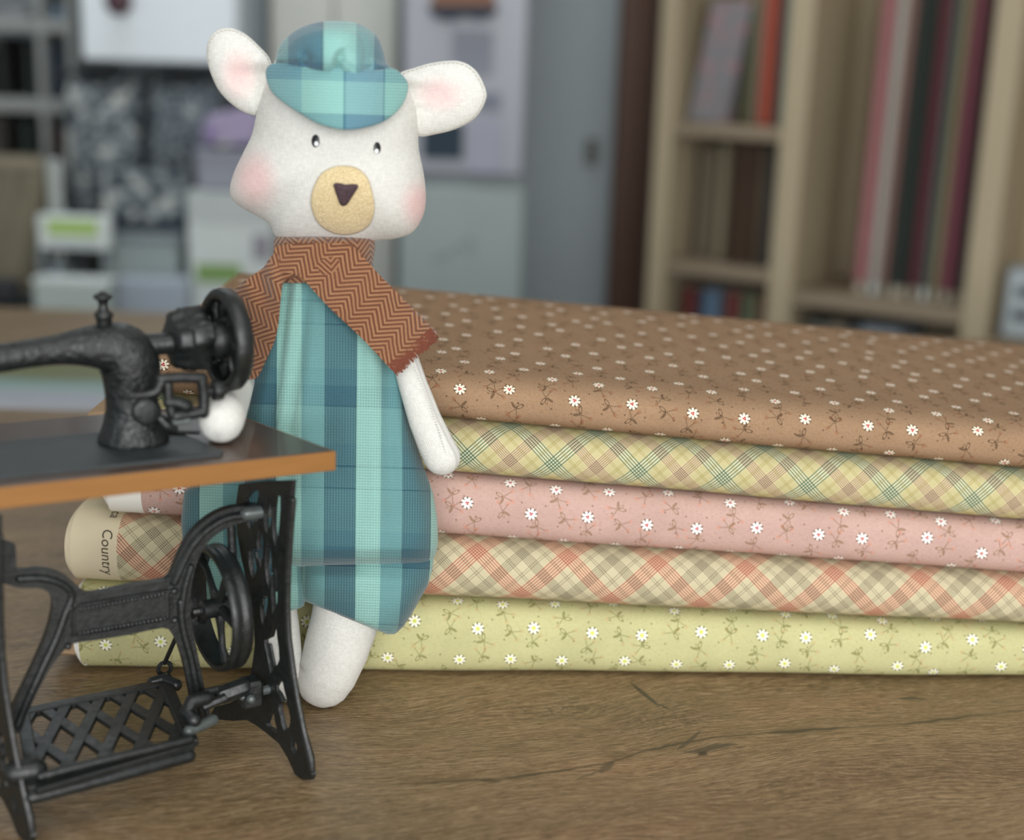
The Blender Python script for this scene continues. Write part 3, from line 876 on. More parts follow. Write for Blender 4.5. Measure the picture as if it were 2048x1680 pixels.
BRIM = [(531, 146), (535, 166), (546, 187), (574, 210), (608, 232), (642, 250), (690, 260), (732, 255), (770, 242), (800, 216), (814, 190), (816, 167), (803, 148), (783, 136), (740, 140), (650, 130), (590, 126), (552, 126), (536, 132)]
def brimoff(x, y):
    t = (y - 130) / 130
    return 0.036 + 0.014 * t - 0.024 * ((x - 674) / 142) ** 2 - 0.002 * t * t
pillow(MB(), BRIM, (674, 190), 0.0030, 0.0026, brimoff, nr=14, na=128, pw=0.3).build('brim', M['brimcloth'], cap, angle=180)

# ---- romper
ROW = np.array([  # pixel row, left, right, half thickness (m)
    (478, 566, 736, 0.017), (520, 556, 742, 0.019), (560, 540, 748, 0.021), (600, 524, 764, 0.023), (650, 510, 786, 0.025), (700, 502, 802, 0.026), (760, 492, 814, 0.027),
    (820, 474, 820, 0.028), (880, 450, 830, 0.029), (940, 405, 850, 0.030), (985, 368, 866, 0.031), (1040, 362, 875, 0.033), (1080, 365, 876, 0.034), (1100, 370, 874, 0.033),
    (1116, 380, 868, 0.029), (1126, 396, 856, 0.022), (1132, 440, 820, 0.012), (1134, 500, 760, 0.004)])
def row_at(y): return tuple(np.interp(y, ROW[:, 0], ROW[:, i]) for i in (1, 2, 3))
def body_off(x, y, wide=0.0, extra=0.0):
    l, r, d = row_at(y); c = (l + r) / 2; h = (r - l) / 2 + wide
    q = 1 - ((x - c) / h) ** 2
    return (d + extra) * math.sqrt(max(q, 0.0)) if q > 0 else 0.0
FOLDS = [(560, 10, 0.0050, 1.0), (598, 12, 0.0036, 0.7), (720, 16, 0.0028, -0.2), (832, 14, 0.0040, 0.6), (640, 22, 0.0016, 0), (775, 12, 0.0020, 0)]
def fold_d(x, y):
    d = 0.0
    for fx, fw, fd, _ in FOLDS:
        xx = fx + (x * 0) + (y - 700) * (-0.12 if fx < 600 else (0.10 if fx > 800 else 0.02))
        amp = fd * (1 if y < 950 else max(0, 1 - (y - 950) / 160))
        d -= amp * math.exp(-((x - xx) / fw) ** 2)
    d += 0.0009 * math.sin(x / 16 + math.sin(y / 60) * 1.2) * min(1, max(0, (y - 560) / 120))
    d += 0.0012 * math.sin((y - 1080) / 22 + x / 60) * max(0, min(1, (y - 960) / 90))
    return d
u0_, v0_ = duv(650, 1040)
M['suit'] = suit('romper_check_cloth', u0_, [(0.0, '#6d9c9c'), (0.10, '#7eaea8'), (0.36, '#2a4d5a'), (0.368, '#7aa9a5'), (0.50, '#2a4d5a'), (0.508, '#74a3a2'), (0.64, '#7eaea8'), (0.87, '#2a4d5a'), (0.878, '#4f7a82')], 0.0825, v0_ - 0.0135, 0.0402, 0.88, 0.30, amp=0.25)
def loft(b, rows, nseg=96, folds=True, e=0.85):
    R, U = [], []
    for (cx, cy, hx, hy, d) in rows:
        row, ur = [], []
        for j in range(nseg):
            a = 2 * PI * j / nseg
            c, s_ = math.cos(a), math.sin(a)
            cc = math.copysign(abs(c) ** e, c); sn = math.copysign(abs(s_) ** e, s_)
            x = cx + hx * cc; y = cy + hy * cc
            off = d * sn * (1.0 if sn > 0 else 0.70)
            if folds and sn > 0: off += fold_d(x, y) * min(1, sn * 1.6)
            row.append(DP(x, y, off)); q = duv(x, y)
            ur.append((q[0] + 0.004 * (1 - abs(sn)) * (1 if cc > 0 else -1), q[1] if s_ > 0 else q[1] + 0.01))
        R.append(row); U.append(ur)
    return b.grid(R, True, U, 0, True, True)
ys = list(np.linspace(478, 1085, 50)) + list(np.linspace(1090, 1134, 16))
rows = []
for y in ys:
    l, r, d = row_at(y); rows.append(((l + r) / 2, y, (r - l) / 2, 0, d))
romper = loft(MB(), rows).build('romper', M['suit'], bear, angle=180)
PUFR = [(742, 1090, 118, -4, 0.015), (738, 1110, 130, 0, 0.012), (733, 1135, 132, 3, 0.018), (727, 1160, 130, 8, 0.025), (719, 1185, 121, 14, 0.026), (712, 1205, 112, 22, 0.025), (703, 1222, 104, 31, 0.023), (697, 1233, 93, 35, 0.021), (693, 1236, 82, 33, 0.017), (692, 1228, 72, 28, 0.016)]
PUFL = [(480, 1090, 108, 0, 0.015), (482, 1120, 118, 0, 0.018), (488, 1150, 118, -4, 0.023), (500, 1180, 112, -9, 0.026), (515, 1205, 98, -14, 0.024), (530, 1228, 78, -16, 0.021), (536, 1232, 60, -14, 0.017), (538, 1224, 52, -12, 0.016)]
def dense(rows, n=3):
    rows = np.array(rows, float); k = len(rows); out = []
    for i in np.linspace(0, k - 1, (k - 1) * n + 1): out.append(tuple(np.interp(i, range(k), rows[:, j]) for j in range(5)))
    return out
def puff_rows(rows):
    out = dense(rows); return out
loft(MB(), puff_rows(PUFR), 96).build('romper_cuff', M['suit'], romper, angle=180)
loft(MB(), puff_rows(PUFL), 96).build('romper_cuff', M['suit'], romper, angle=180)
# buried seam between the two cuffs
# ---- limbs
S_ = 0.000247
def limb(path, name, m, flat=0.85, n=28):
    P, R = [], []
    path = np.array(path, float); k = len(path)
    for i in np.linspace(0, k - 1, (k - 1) * 5 + 1):
        q = [np.interp(i, range(k), path[:, j]) for j in range(4)]
        p = DP(q[0], q[1], q[3]); dep = (p - CC) @ CW
        P.append(p); R.append(q[2] * dep / FPX)
    b = MB(); b.tube(P, R, n, ((0, 1, 0), flat)); return b.build(name, m, bear, angle=180)
limb([(700, 1190, 70, 0.0), (690, 1240, 68, 0.002), (672, 1300, 65, 0.003), (655, 1348, 59, 0.004), (649, 1360, 56, 0.004)], 'leg', M['linen'])
limb([(545, 1190, 44, 0.0), (553, 1250, 45, 0.002), (560, 1310, 44, 0.004), (563, 1363, 42, 0.004)], 'leg', M['linen'])
limb([(792, 655, 24, 0.010), (808, 710, 26, 0.014), (826, 770, 29, 0.016), (850, 840, 33, 0.017), (872, 890, 36, 0.017), (884, 914, 37, 0.017)], 'arm', M['knit'], 0.8)
# the other arm reaches forward so that the paw rests on the little sewing table
hand = onz(444, 850, 0.1680)
offh = 0.663 + 0.05 * 0.168 - hand[1]
limb([(502, 640, 26, 0.006), (496, 690, 29, 0.006), (482, 746, 31, offh * 0.05), (462, 802, 37, offh * 0.52), (445, 834, 45, offh - 0.002), (443, 840, 45, offh)], 'arm', M['linen'], 0.85)

# ---- scarf
M['scarf'] = herring('rust_herringbone_wool', math.radians(-38))
M['scarf_l'] = herring('rust_herringbone_wool', math.radians(62))
M['scarf_n'] = herring('rust_herringbone_wool', math.radians(8))
M['fringe'] = plain('rust_wool_thread', '#74402f', 0.98, 0.25, 600)
NB = [(474, 552, 742, 0.016), (482, 547, 750, 0.021), (500, 547, 750, 0.0245), (525, 548, 746, 0.026), (548, 544, 748, 0.0265), (566, 536, 752, 0.0255)]
rows = []
for y in np.linspace(474, 566, 24):
    q = [np.interp(y, [n[0] for n in NB], [n[i] for n in NB]) for i in (1, 2, 3)]
    rows.append(((q[0] + q[1]) / 2, y, (q[1] - q[0]) / 2, 0, q[2]))
scarf = loft(MB(), rows, 80, False, 0.9).build('scarf', M['scarf_n'], bear, angle=180)
def sc_off(x, y, lift):
    l, r, d = row_at(max(y, 480)); c = (l + r) / 2
    wide = 95
    h = (r - l) / 2 + wide
    q = max(0.0, 1 - (abs(x - c) / h) ** 2.6)
    return (d + 0.0050) * q ** 0.5 + lift
def drape(outline, name, m, lift, waves, th=0.0016, dens=8.0):
    L = [tuple(q) for q in smoothloop(outline, 2)]
    def fn(x, y, side): return DP(x, y, sc_off(x, y, lift) + waves(x, y) - side * th)
    b = MB(); b.sheet(L, [], fn, th, dens, duv); return b.build(name, m, scarf, angle=60)
RP = [(552, 492), (600, 487), (655, 486), (700, 489), (722, 508), (746, 536), (775, 566), (808, 598), (840, 630), (866, 656), (874, 668), (864, 682), (838, 702), (808, 726), (788, 742), (776, 732), (750, 704), (715, 668), (676, 632), (640, 596), (610, 562), (594, 550), (570, 545), (552, 540), (548, 515)]
drape(RP, 'scarf_end', M['scarf'], 0.0020, lambda x, y: 0.0012 * math.sin((x * 0.6 + y) / 26.0) * min(1, max(0, (x - 560) / 100)))
LP = [(550, 505), (585, 530), (600, 546), (585, 556), (568, 562), (562, 592), (558, 640), (550, 680), (534, 716), (520, 746), (510, 757), (492, 757), (486, 735), (478, 700), (470, 650), (466, 600), (471, 577), (500, 554), (528, 534)]
drape(LP, 'scarf_end', M['scarf_l'], 0.0014, lambda x, y: 0.0022 * math.sin((x * 1.0 - y * 0.25) / 9.0) * max(0, min(1, (640 - y) / 60)) * max(0, min(1, (y - 520) / 30)) + 0.0008 * math.sin(x / 14.0))
b = MB(); rf = random.Random(7)
for i in range(120):
    t = i / 119
    x = 872 + (788 - 872) * t; y = 670 + (742 - 670) * t
    q0 = DP(x - 11, y - 13, sc_off(x - 11, y - 13, 0.0027)); ln = rf.uniform(12, 19)
    q1 = DP(x + (ln - 8) * 0.65 + rf.uniform(-2, 2), y + (ln - 8) * 0.76 + rf.uniform(-2, 2), sc_off(x, y, 0.0022))
    b.tube([q0, (q0 + q1) / 2 + np.array((rf.uniform(-1, 1), rf.uniform(-1, 1), rf.uniform(-1, 1))) * 0.0003, q1], [0.0005, 0.00042, 0.0003], 5)
tag(b.build('fringe', M['fringe'], scarf), kind='stuff')
# stitched seam down the arm
b = MB()
for i in range(34):
    t = i / 33
    x = 828 + (893 - 828) * t + 4 * math.sin(t * 3); y = 735 + (915 - 735) * t
    r = 0.0068
    p = DP(x, y, 0.0235)
    b.box(p, (0.00032, 0, -0.0001), (0, 0.0002, 0), (0, 0, 0.00016))
M['stitch'] = plain('grey_thread', '#aaa9a2', 0.9)
tag(b.build('stitching', M['stitch'], bear), kind='stuff')

# ------------------------------------------------------------------ the miniature treadle sewing machine
ZT = 0.16
FR = onz(671, 902, ZT); LL = onz(0, 975, ZT); BRR = onz(420, 809, ZT)
Lh = (FR - LL) / np.linalg.norm(FR - LL); Sh = (BRR - FR) / np.linalg.norm(BRR - FR)
TW = np.linalg.norm(BRR - FR)
ZU = np.array((0, 0, 1.0))
def PT(a, bb, z): q = FR + Lh * a + Sh * bb; return np.array((q[0], q[1], z))
nL = np.cross(Lh, ZU); nL /= np.linalg.norm(nL)          # normal of the long vertical planes
nS = np.cross(Sh, ZU); nS /= np.linalg.norm(nS)
def PB(x, y, bb): return onpl(x, y, PT(0, bb, 0), nL)     # pixel on the long plane at cross distance bb
def PA(x, y, a): return onpl(x, y, PT(a, 0, 0), nS)       # pixel on the cross plane at length a
def ab(p):
    d = (np.array(p) - FR)[:2]
    return np.linalg.solve(np.array([[Lh[0], Sh[0]], [Lh[1], Sh[1]]]), d)
def dep(p): return (np.array(p) - CC) @ CW
AL = -0.172
root_loc = PT(-0.075, TW / 2, 0)
sew = empty('sewing_machine', root_loc, 'miniature black cast iron treadle sewing machine on a small wooden table', 'sewing machine')
# tabletop with its orange edge
TH = 0.0088
b = MB()
def slab(b, a0, a1, b0, b1, z0, z1, bev=0.0006):
    c = PT((a0 + a1) / 2, (b0 + b1) / 2, (z0 + z1) / 2)
    return b.box(c, Lh * (a1 - a0) / 2, Sh * (b1 - b0) / 2, (0, 0, (z1 - z0) / 2), bev)
slab(b, AL, 0, 0.0012, TW, ZT - TH, ZT, 0.0008).build('tabletop', M['walnut'], sew, angle=30)
slab(MB(), AL, 0.0003, 0, 0.0014, ZT - TH, ZT - 0.0003, 0.0007).build('edge_band', M['orangewood'], sew, angle=30)
slab(MB(), -0.0006, 0.0006, 0.0006, TW, ZT - TH, ZT - 0.0003, 0.0005).build('edge_band', M['orangewood'], sew, angle=30)
# bed plate
q0, q1, q2 = onz(0, 921, ZT), onz(330, 858, ZT), onz(414, 894, ZT)
a1, bb1 = ab(q1); a2, bb2 = ab(q2); a0, bb0 = ab(onz(0, 960, ZT))
b1_ = max(bb1, ab(q0)[1]); b0_ = min(bb2, bb0)
bedp = [(AL + 0.006, b0_), (a2 - 0.003, b0_), (a2, b0_ + 0.004), (a1, b1_ - 0.002), (a1 - 0.004, b1_), (AL + 0.006, b1_)]
MB().sheet(bedp, [], lambda x, y, sd: PT(x, y, ZT + (0.0014 if sd == 0 else 0.0)), 0).build('bed_plate', M['bed'], sew, angle=30)
zb_ = ZT + 0.0014
base_c = onz(264, 884, zb_); B0 = ab(base_c)[1] + 0.002
def rpx(p, px): return px * dep(p) / FPX
def tubepx(b, pts, bb, n=16, sc=1.0, flat=None, sub=4):
    """pts: (px, py, radius px) in the long plane at cross distance bb (or per-point bb as a 4th value)"""
    pts = np.array([(*p, bb)[:4] if len(p) == 3 else p for p in pts], float); k = len(pts)
    S = smoothloop([p for p in pts], sub, False)
    P = [PB(q[0], q[1], q[3]) for q in S]
    R = [rpx(p, q[2]) * sc for p, q in zip(P, S)]
    return b.tube(P, R, n, flat)
b = MB()
tubepx(b, [(-200, 735, 36), (-100, 728, 33), (0, 716, 29), (60, 707, 28.5), (120, 699, 31), (180, 693, 42), (222, 695, 52), (246, 705, 58), (259, 727, 60), (263, 758, 56), (264, 800, 51.5), (265, 832, 54), (266, 862, 64)], B0, 28, sub=5)
body = b.build('machine_arm', M['relief'], sew, angle=180)
cb = np.array(PB(266, 845, B0)); cb_z = cb[2]
r0 = rpx(cb, 70)
MB().lathe((cb[0], cb[1], zb_), ZU, [(0, r0 * 0.98), (0.0008, r0), (0.0022, r0 * 0.99), (0.0042, r0 * 0.93), (0.0068, r0 * 0.87), (0.0095, r0 * 0.82), (0.0125, r0 * 0.785), (0.0135, r0 * 0.66)], 40).build('pillar_foot', M['relief'], sew, angle=50)
# round cover on the pillar
p = PB(292, 822, B0 - 0.011)
MB().lathe(p - nL * 0 + np.array((0, 0, 0)), -nL if nL[1] > 0 else nL, [(-0.004, 0.0062), (0.001, 0.0064), (0.0022, 0.0058), (0.0026, 0.0046), (0.0028, 0.002)], 28).build('round_cover', M['iron'], sew, angle=50)
# thumb knob on top
kp = PB(208, 640, B0); kz = rpx(kp, 1)
MB().lathe(kp, ZU, [(-8 * kz, 15 * kz), (4 * kz, 16 * kz), (8 * kz, 19 * kz), (14 * kz, 18 * kz), (20 * kz, 11 * kz), (32 * kz, 9 * kz), (40 * kz, 12 * kz), (44 * kz, 18 * kz), (48 * kz, 19.5 * kz), (51 * kz, 17 * kz), (53 * kz, 9 * kz), (56 * kz, 8 * kz), (58 * kz, 3 * kz)], 24).build('thumb_knob', M['iron'], sew, angle=60)
# left end: face plate, needle bar, foot
fp = PT(-0.155, B0, ZT + 0.028)
b = MB(); b.box(fp, Lh * 0.008, Sh * 0.009, (0, 0, 0.018), 0.004); b.build('face_plate', M['relief'], sew)
b = MB(); b.tube([fp + ZU * -0.017, PT(-0.155, B0, zb_ + 0.001)], 0.0013, 8); b.build('needle_bar', M['steel'], sew)
# hub, bobbin drum with lobes, hand wheel
ax = np.array((0.825, 0.565, 0.0)); ax /= np.linalg.norm(ax)   # the wheels' axles
hw = PB(452, 679, B0); aw = ab(hw)[0]; zw = hw[2]
R = rpx(hw, 104)
ha = ab(PB(320, 676, B0))[0]
c0 = PT(ha, B0, zw + 0.001)
L1 = aw - ha
MB().tube([PT(ha - 0.006, B0, zw), PT(aw + 0.004, B0, zw)], 0.0048, 16).build('wheel_shaft', M['iron'], sew)
R2 = rpx(hw, 58)
def lob(a, h): return 0.10 * max(-1, min(1, 2.6 * math.cos(4 * a + 0.5 + h * 60)))
b = MB(); b.lathe(PT(ha + L1 * 0.14, B0, zw + 0.0012), ax, [(0, R2 * 0.55), (0.0005, R2 * 0.80), (0.002, R2 * 0.88), (0.0042, R2 * 0.90), (0.0055, R2 * 0.98), (0.0068, R2 * 0.94), (0.0082, R2 * 1.0), (0.0108, R2 * 1.0), (0.0148, R2 * 1.02), (0.0162, R2 * 0.9), (0.0166, R2 * 0.5)], 60, lob)
b.build('clutch_drum', M['iron'], sew, angle=50)
wheel = MB().lathe(PT(aw, B0, zw), ax, [(-0.0036, R * 0.80), (-0.0042, R * 0.86), (-0.0040, R * 0.93), (-0.0026, R * 0.985), (0, R), (0.0026, R * 0.985), (0.0040, R * 0.93), (0.0042, R * 0.86), (0.0036, R * 0.80), (0.0012, R * 0.775), (-0.0012, R * 0.775), (-0.0036, R * 0.80)], 64, caps=False).build('hand_wheel', M['iron'], sew, angle=60)
def ringpt(c, r, a, h=0.0):
    N = ZU; Bv = np.cross(ax, N); Bv /= np.linalg.norm(Bv)
    return np.array(c) + (N * math.cos(a) + Bv * math.sin(a)) * r + ax * h
cw = PT(aw, B0, zw)
MB().lathe(cw, ax, [(-0.0012, 0.001), (-0.0014, R * 0.30), (-0.0005, R * 0.45), (-0.0011, R * 0.60), (0.0, R * 0.79), (0.001, R * 0.79), (0.0014, R * 0.3), (0.0014, 0.001)], 48).build('wheel_web', M['relief'], wheel, angle=50)
for i in range(9):
    a = 2 * PI * i / 9 + 0.2
    MB().tube([ringpt(cw, R * 0.48, a - 0.12, -0.0016), ringpt(cw, R * 0.62, a, -0.002), ringpt(cw, R * 0.72, a + 0.12, -0.0016)], [0.0009, 0.0014, 0.0009], 8).build('web_leaf', M['iron'], wheel)
MB().lathe(PT(aw - 0.010, B0, zw), ax, [(0, R * 0.26), (0.003, R * 0.28), (0.005, R * 0.34), (0.009, R * 0.36), (0.0145, R * 0.30), (0.016, R * 0.12)], 32).build('wheel_hub', M['iron'], wheel, angle=50)
# bobbin winder bracket beside the pillar
BF = B0 - 0.0185
b = MB()
tubepx(b, [(262, 791, 7), (290, 790, 8), (314, 782, 10), (322, 765, 11), (332, 757, 10)], BF, 10)
for seg_ in ([(322, 758, 9), (360, 755, 9), (404, 756, 9)], [(403, 758, 9), (408, 790, 9), (407, 826, 9)], [(407, 822, 9), (385, 828, 9), (352, 832, 10)], [(336, 770, 8), (338, 800, 8), (345, 830, 9)], [(338, 805, 10), (356, 806, 11), (372, 812, 12)]):
    tubepx(b, seg_, BF, 10, 1.25)
b.build('winder_bracket', M['iron'], sew)
p = PB(362, 838, BF); b = MB(); b.box(p, Lh * 0.0040, nL * 0.0020, (0, 0, 0.0022), 0.0006); b.build('winder_clip', M['steel'], sew)
p = PB(414, 783, BF)
MB().lathe(p, ax, [(0, 0.0018), (0.0022, 0.0018), (0.0026, 0.0042), (0.0046, 0.0046), (0.0066, 0.0042), (0.0070, 0.0026), (0.0085, 0.0022)], 24).build('winder_knob', M['iron'], sew, angle=50)
b = MB(); tubepx(b, [(322, 838, 10), (335, 852, 13), (348, 858, 9)], BF + 0.004, 10); b.build('winder_foot', M['iron'], sew)
p = PB(318, 880, B0); b = MB()
b.box(PT(ab(onz(362, 868, zb_))[0], ab(onz(362, 868, zb_))[1], zb_ + 0.0009), (Lh * 0.9 - Sh * 0.55) * 0.007, (Sh * 0.9 + Lh * 0.4) * 0.0016, (0, 0, 0.0007), 0.0004); b.build('slide_plate', M['iron'], sew)

# ---- the stand: two pierced side frames
AR, AF = -0.0090, -0.1325
OUT = [(528, 962), (588, 960), (585, 1000), (580, 1060), (575, 1140), (573, 1210), (576, 1275), (585, 1345), (594, 1400), (607, 1465), (622, 1520), (628, 1548), (624, 1558), (608, 1557), (594, 1546), (580, 1515), (562, 1485), (538, 1465), (518, 1450), (498, 1438),
       (470, 1440), (440, 1437), (425, 1428), (434, 1412), (462, 1405), (488, 1392), (500, 1370), (508, 1335), (514, 1290), (512, 1240), (502, 1180), (488, 1120), (478, 1065), (476, 1010), (482, 968)]
HOLES = [[(540, 996), (546, 1020), (547, 1034), (539, 1062), (533, 1032)], [(503, 1106), (521, 1104), (518, 1130), (513, 1150), (507, 1146)],
         [(526, 1203), (538, 1196), (536, 1224), (531, 1246), (527, 1230)],
         [(553, 1246), (557, 1275), (561, 1315), (553, 1328), (546, 1338), (540, 1308), (535, 1282), (545, 1277)], [(567, 1362), (572, 1380), (577, 1404), (570, 1402), (562, 1386), (555, 1376)],
         [(549, 1421), (553, 1440), (557, 1461), (546, 1455), (538, 1446)], [(576, 1408), (583, 1434), (581, 1450), (572, 1456), (566, 1432), (563, 1412)], [(589, 1474), (597, 1490), (595, 1507), (587, 1494)],
         [(496, 1000), (512, 985), (520, 990), (508, 1050), (500, 1040)],
         [(553, 1000), (564, 1000), (562, 1050), (556, 1085), (550, 1050)], [(540, 1080), (547, 1120), (543, 1170), (535, 1130)], [(548, 1150), (558, 1145), (558, 1200), (550, 1220)], [(523, 1052), (530, 1085), (526, 1130), (519, 1085)]]
def toab(px, py): q = PA(px, py, AR); d = ab(q); return (d[1], q[2])
o2 = [toab(*q) for q in OUT]; h2 = [[toab(*q) for q in h] for h in HOLES]
def grow(h, k=1.18):
    c = np.mean(h, 0); return [tuple(q) for q in smoothloop([c + (np.array(q) - c) * k for q in h], 2)]
h2 = [grow(h) for h in h2]
zmin = min(q[1] for q in o2)
o2 = [(x, (z - zmin + 0.0003) if z < 0.03 else min(z, ZT - TH)) for x, z in o2]
for a in (AR, AF):
    b = MB()
    b.sheet(o2, h2, lambda x, y, sd: PT(a + (0.0011 if sd == 0 else -0.0011), x, y), 0)
    fr = b.build('side_frame', M['iron'], sew, angle=40)
    b = MB(); b.tube([PT(a, *toab(*q)) for q in ((586, 1000), (581, 1060), (576, 1140), (574, 1210), (577, 1275), (586, 1345), (595, 1400), (608, 1465), (621, 1515), (624, 1540))], [0.0016] * 8 + [0.002, 0.0016], 8)
    b.build('leg_ridge', M['iron'], fr)
    for L_ in ([(541, 1290), (549, 1330), (554, 1370), (560, 1420), (568, 1455)], [(527, 1210), (522, 1160), (512, 1105)], [(527, 985), (531, 1040), (537, 1090)], [(549, 1120), (553, 1180)]):
        MB().tube([PT(a, *toab(*q)) for q in L_], 0.0009, 6).build('scroll_ridge', M['iron'], fr)
    b = MB(); p0 = toab(535, 968); p1 = toab(588, 968)
    b.box(PT(a, (p0[0] + p1[0]) / 2 + 0.006, ZT - TH - 0.0012), Lh * 0.006, Sh * 0.020, (0, 0, 0.0012), 0.0005); b.build('top_flange', M['iron'], fr)
# ---- brace between the side frames with its beaded plaque
BB = 0.046
BR_ = [(-14, 1088), (30, 1090), (31, 1138), (70, 1136), (104, 1140), (132, 1152), (152, 1170), (172, 1184), (205, 1181), (262, 1168), (328, 1158), (343, 1138), (357, 1104), (380, 1064), (414, 1033), (448, 1016), (480, 1010), (520, 1008), (524, 1036), (490, 1040), (462, 1048), (432, 1064), (408, 1088), (392, 1120), (382, 1158), (377, 1200), (381, 1245), (392, 1300), (402, 1350), (412, 1402), (420, 1440), (386, 1438), (379, 1390), (368, 1335), (355, 1290), (340, 1262), (322, 1252), (255, 1266), (180, 1278), (142, 1284), (118, 1306), (94, 1340), (68, 1390), (50, 1430), (38, 1462), (14, 1450), (24, 1412), (48, 1362), (74, 1306), (92, 1262), (101, 1226), (103, 1200), (94, 1180), (74, 1172), (40, 1172), (14, 1166), (-14, 1150)]
def fb(th): return lambda x, y, sd: PB(x, y, BB) + (nL if nL[1] < 0 else -nL) * (th if sd == 0 else -th)
nF = nL if nL[1] < 0 else -nL
br = MB().sheet([tuple(q) for q in smoothloop(BR_, 2)], [], fb(0.0024), 0).build('frame_brace', M['iron'], sew, angle=40)
def tpx(b, pts, r, lift=0.0026, n=8): b.tube([PB(x, y, BB) + nF * lift for x, y in smoothloop(pts, 3, False)], r, n); return b
for pts_, r_ in (([(36, 1154), (80, 1153), (118, 1163), (142, 1186), (130, 1220), (112, 1270), (84, 1330), (52, 1400), (34, 1446)], 0.0017), ([(345, 1160), (362, 1120), (384, 1082), (414, 1052), (450, 1032), (490, 1026), (515, 1022)], 0.0020),
                 ([(358, 1200), (362, 1250), (378, 1310), (390, 1370), (402, 1425)], 0.0018), ([(360, 1215), (366, 1170), (378, 1130)], 0.0016)):
    tpx(MB(), pts_, r_).build('brace_ridge', M['iron'], br)
PQ = [(160, 1206), (330, 1178), (338, 1186), (338, 1228), (326, 1238), (160, 1268), (146, 1258), (146, 1222)]
b = MB(); tpx(b, PQ + [PQ[0]], 0.0009, 0.0024, 6); b.build('plaque_border', M['iron'], br)
b = MB()
def bead(b, p, r):
    for_ = [(-r, 0.02 * r), (-0.7 * r, 0.71 * r), (0, r), (0.7 * r, 0.71 * r), (r, 0.02 * r)]
    b.lathe(p, nF, for_, 8)
for i in range(22):
    t = i / 21
    bead(b, PB(160 + 163 * t, 1214 - 30 * t, BB) + nF * 0.0026, 0.00105)
    bead(b, PB(158 + 168 * t, 1262 - 29 * t, BB) + nF * 0.0026, 0.00105)
tag(b.build('beading', M['iron'], br), kind='stuff')
for (x, y) in ((137, 1212), (134, 1288), (345, 1178), (346, 1236)):
    b = MB(); bead(b, PB(x, y, BB) + nF * 0.0028, 0.0017); b.build('stud', M['iron'], br)
b = MB(); tubepx(b, [(462, 1040, 9), (464, 1090, 9), (466, 1140, 9)], BB + 0.002, 10); b.build('brace_stay', M['iron'], sew)
p = PB(494, 1027, BB - 0.004); b = MB(); b.tube([p, p + Lh * 0.011], 0.0032, 14); b.build('brace_bolt', M['steel'], sew)
# ---- drive wheel with five spokes
DWB = 0.052
dw = PB(438, 1214, DWB); aD = ab(dw)[0]; zD = dw[2]; RD = rpx(dw, 128)
cD = PT(aD, DWB, zD)
dwh = MB().lathe(cD, ax, [(-0.0050, RD * 0.90), (-0.0054, RD * 0.955), (-0.0046, RD * 0.99), (-0.0022, RD), (-0.0012, RD * 0.975), (0.0006, RD * 0.975), (0.0016, RD), (0.0040, RD * 0.99), (0.0050, RD * 0.955), (0.0046, RD * 0.90), (0.0016, RD * 0.875), (-0.0018, RD * 0.875), (-0.0050, RD * 0.90)], 72, caps=False).build('drive_wheel', M['iron'], sew, angle=50)
for i in range(5):
    a = 2 * PI * i / 5 + 0.35
    MB().tube([ringpt(cD, 0.004, a), ringpt(cD, RD * 0.35, a + 0.10), ringpt(cD, RD * 0.65, a + 0.12), ringpt(cD, RD * 0.90, a)], [0.0026, 0.0018, 0.0017, 0.0024], 8).build('spoke', M['iron'], dwh)
MB().lathe(cD, ax, [(-0.009, 0.0024), (-0.008, 0.0044), (0.006, 0.0048), (0.0075, 0.003)], 20).build('hub', M['iron'], dwh, angle=50)
b = MB(); b.tube([cD - ax * 0.012, PT(AR - 0.002, DWB, zD)], 0.0020, 8); b.build('axle', M['iron'], sew)
b = MB(); b.tube([cD - ax * 0.010, cD - ax * 0.010 + ZU * -0.006 + Sh * 0.010, cD - ax * 0.010 + ZU * -0.008 + Sh * 0.013], [0.0022, 0.0018, 0.002], 8); b.build('crank', M['iron'], dwh)
# ---- treadle
PZ = 0.030
cr = [onz(46, 1428, PZ), onz(330, 1368, PZ), onz(385, 1488, PZ - 0.004), onz(70, 1580, PZ - 0.004)]
def tq(s, t): return (cr[0] * (1 - s) + cr[1] * s) * (1 - t) + (cr[3] * (1 - s) + cr[2] * s) * t
tn = np.cross(tq(1, 0) - tq(0, 0), tq(0, 1) - tq(0, 0)); tn /= np.linalg.norm(tn)
def bar(b, p0, p1, w, h):
    d = p1 - p0; L_ = np.linalg.norm(d); d /= L_; c_ = np.cross(tn, d)
    b.box((p0 + p1) / 2, d * L_ / 2, c_ * w / 2, tn * h / 2, 0.0005)
tre = MB()
for (s0, t0, s1, t1) in ((0, 0, 1, 0), (0, 1, 1, 1), (0, 0, 0, 1), (1, 0, 1, 1)): bar(tre, tq(s0, t0), tq(s1, t1), 0.0058, 0.0034)
tre = tre.build('treadle', M['iron'], sew, angle=30)
NS_, kx = 4.2, 2.0
def clipbar(s0, t0, ds, dt):
    lo, hi = -9.0, 9.0
    for o, d in ((s0, ds), (t0, dt)):
        x, y = (0 - o) / d, (1 - o) / d
        lo = max(lo, min(x, y)); hi = min(hi, max(x, y))
    return (lo, hi) if hi - lo > 0.05 else None
for sg in (1, -1):
    for i in range(-3, 9):
        s0 = i / NS_ + 0.1
        r_ = clipbar(s0, 0.5, 0.40 * sg, 1.0)
        if r_:
            b = MB(); bar(b, tq(s0 + 0.40 * sg * r_[0], 0.5 + r_[0]), tq(s0 + 0.40 * sg * r_[1], 0.5 + r_[1]), 0.0056, 0.0024 if sg > 0 else 0.0026)
            b.build('lattice_bar', M['iron'], tre, angle=30)
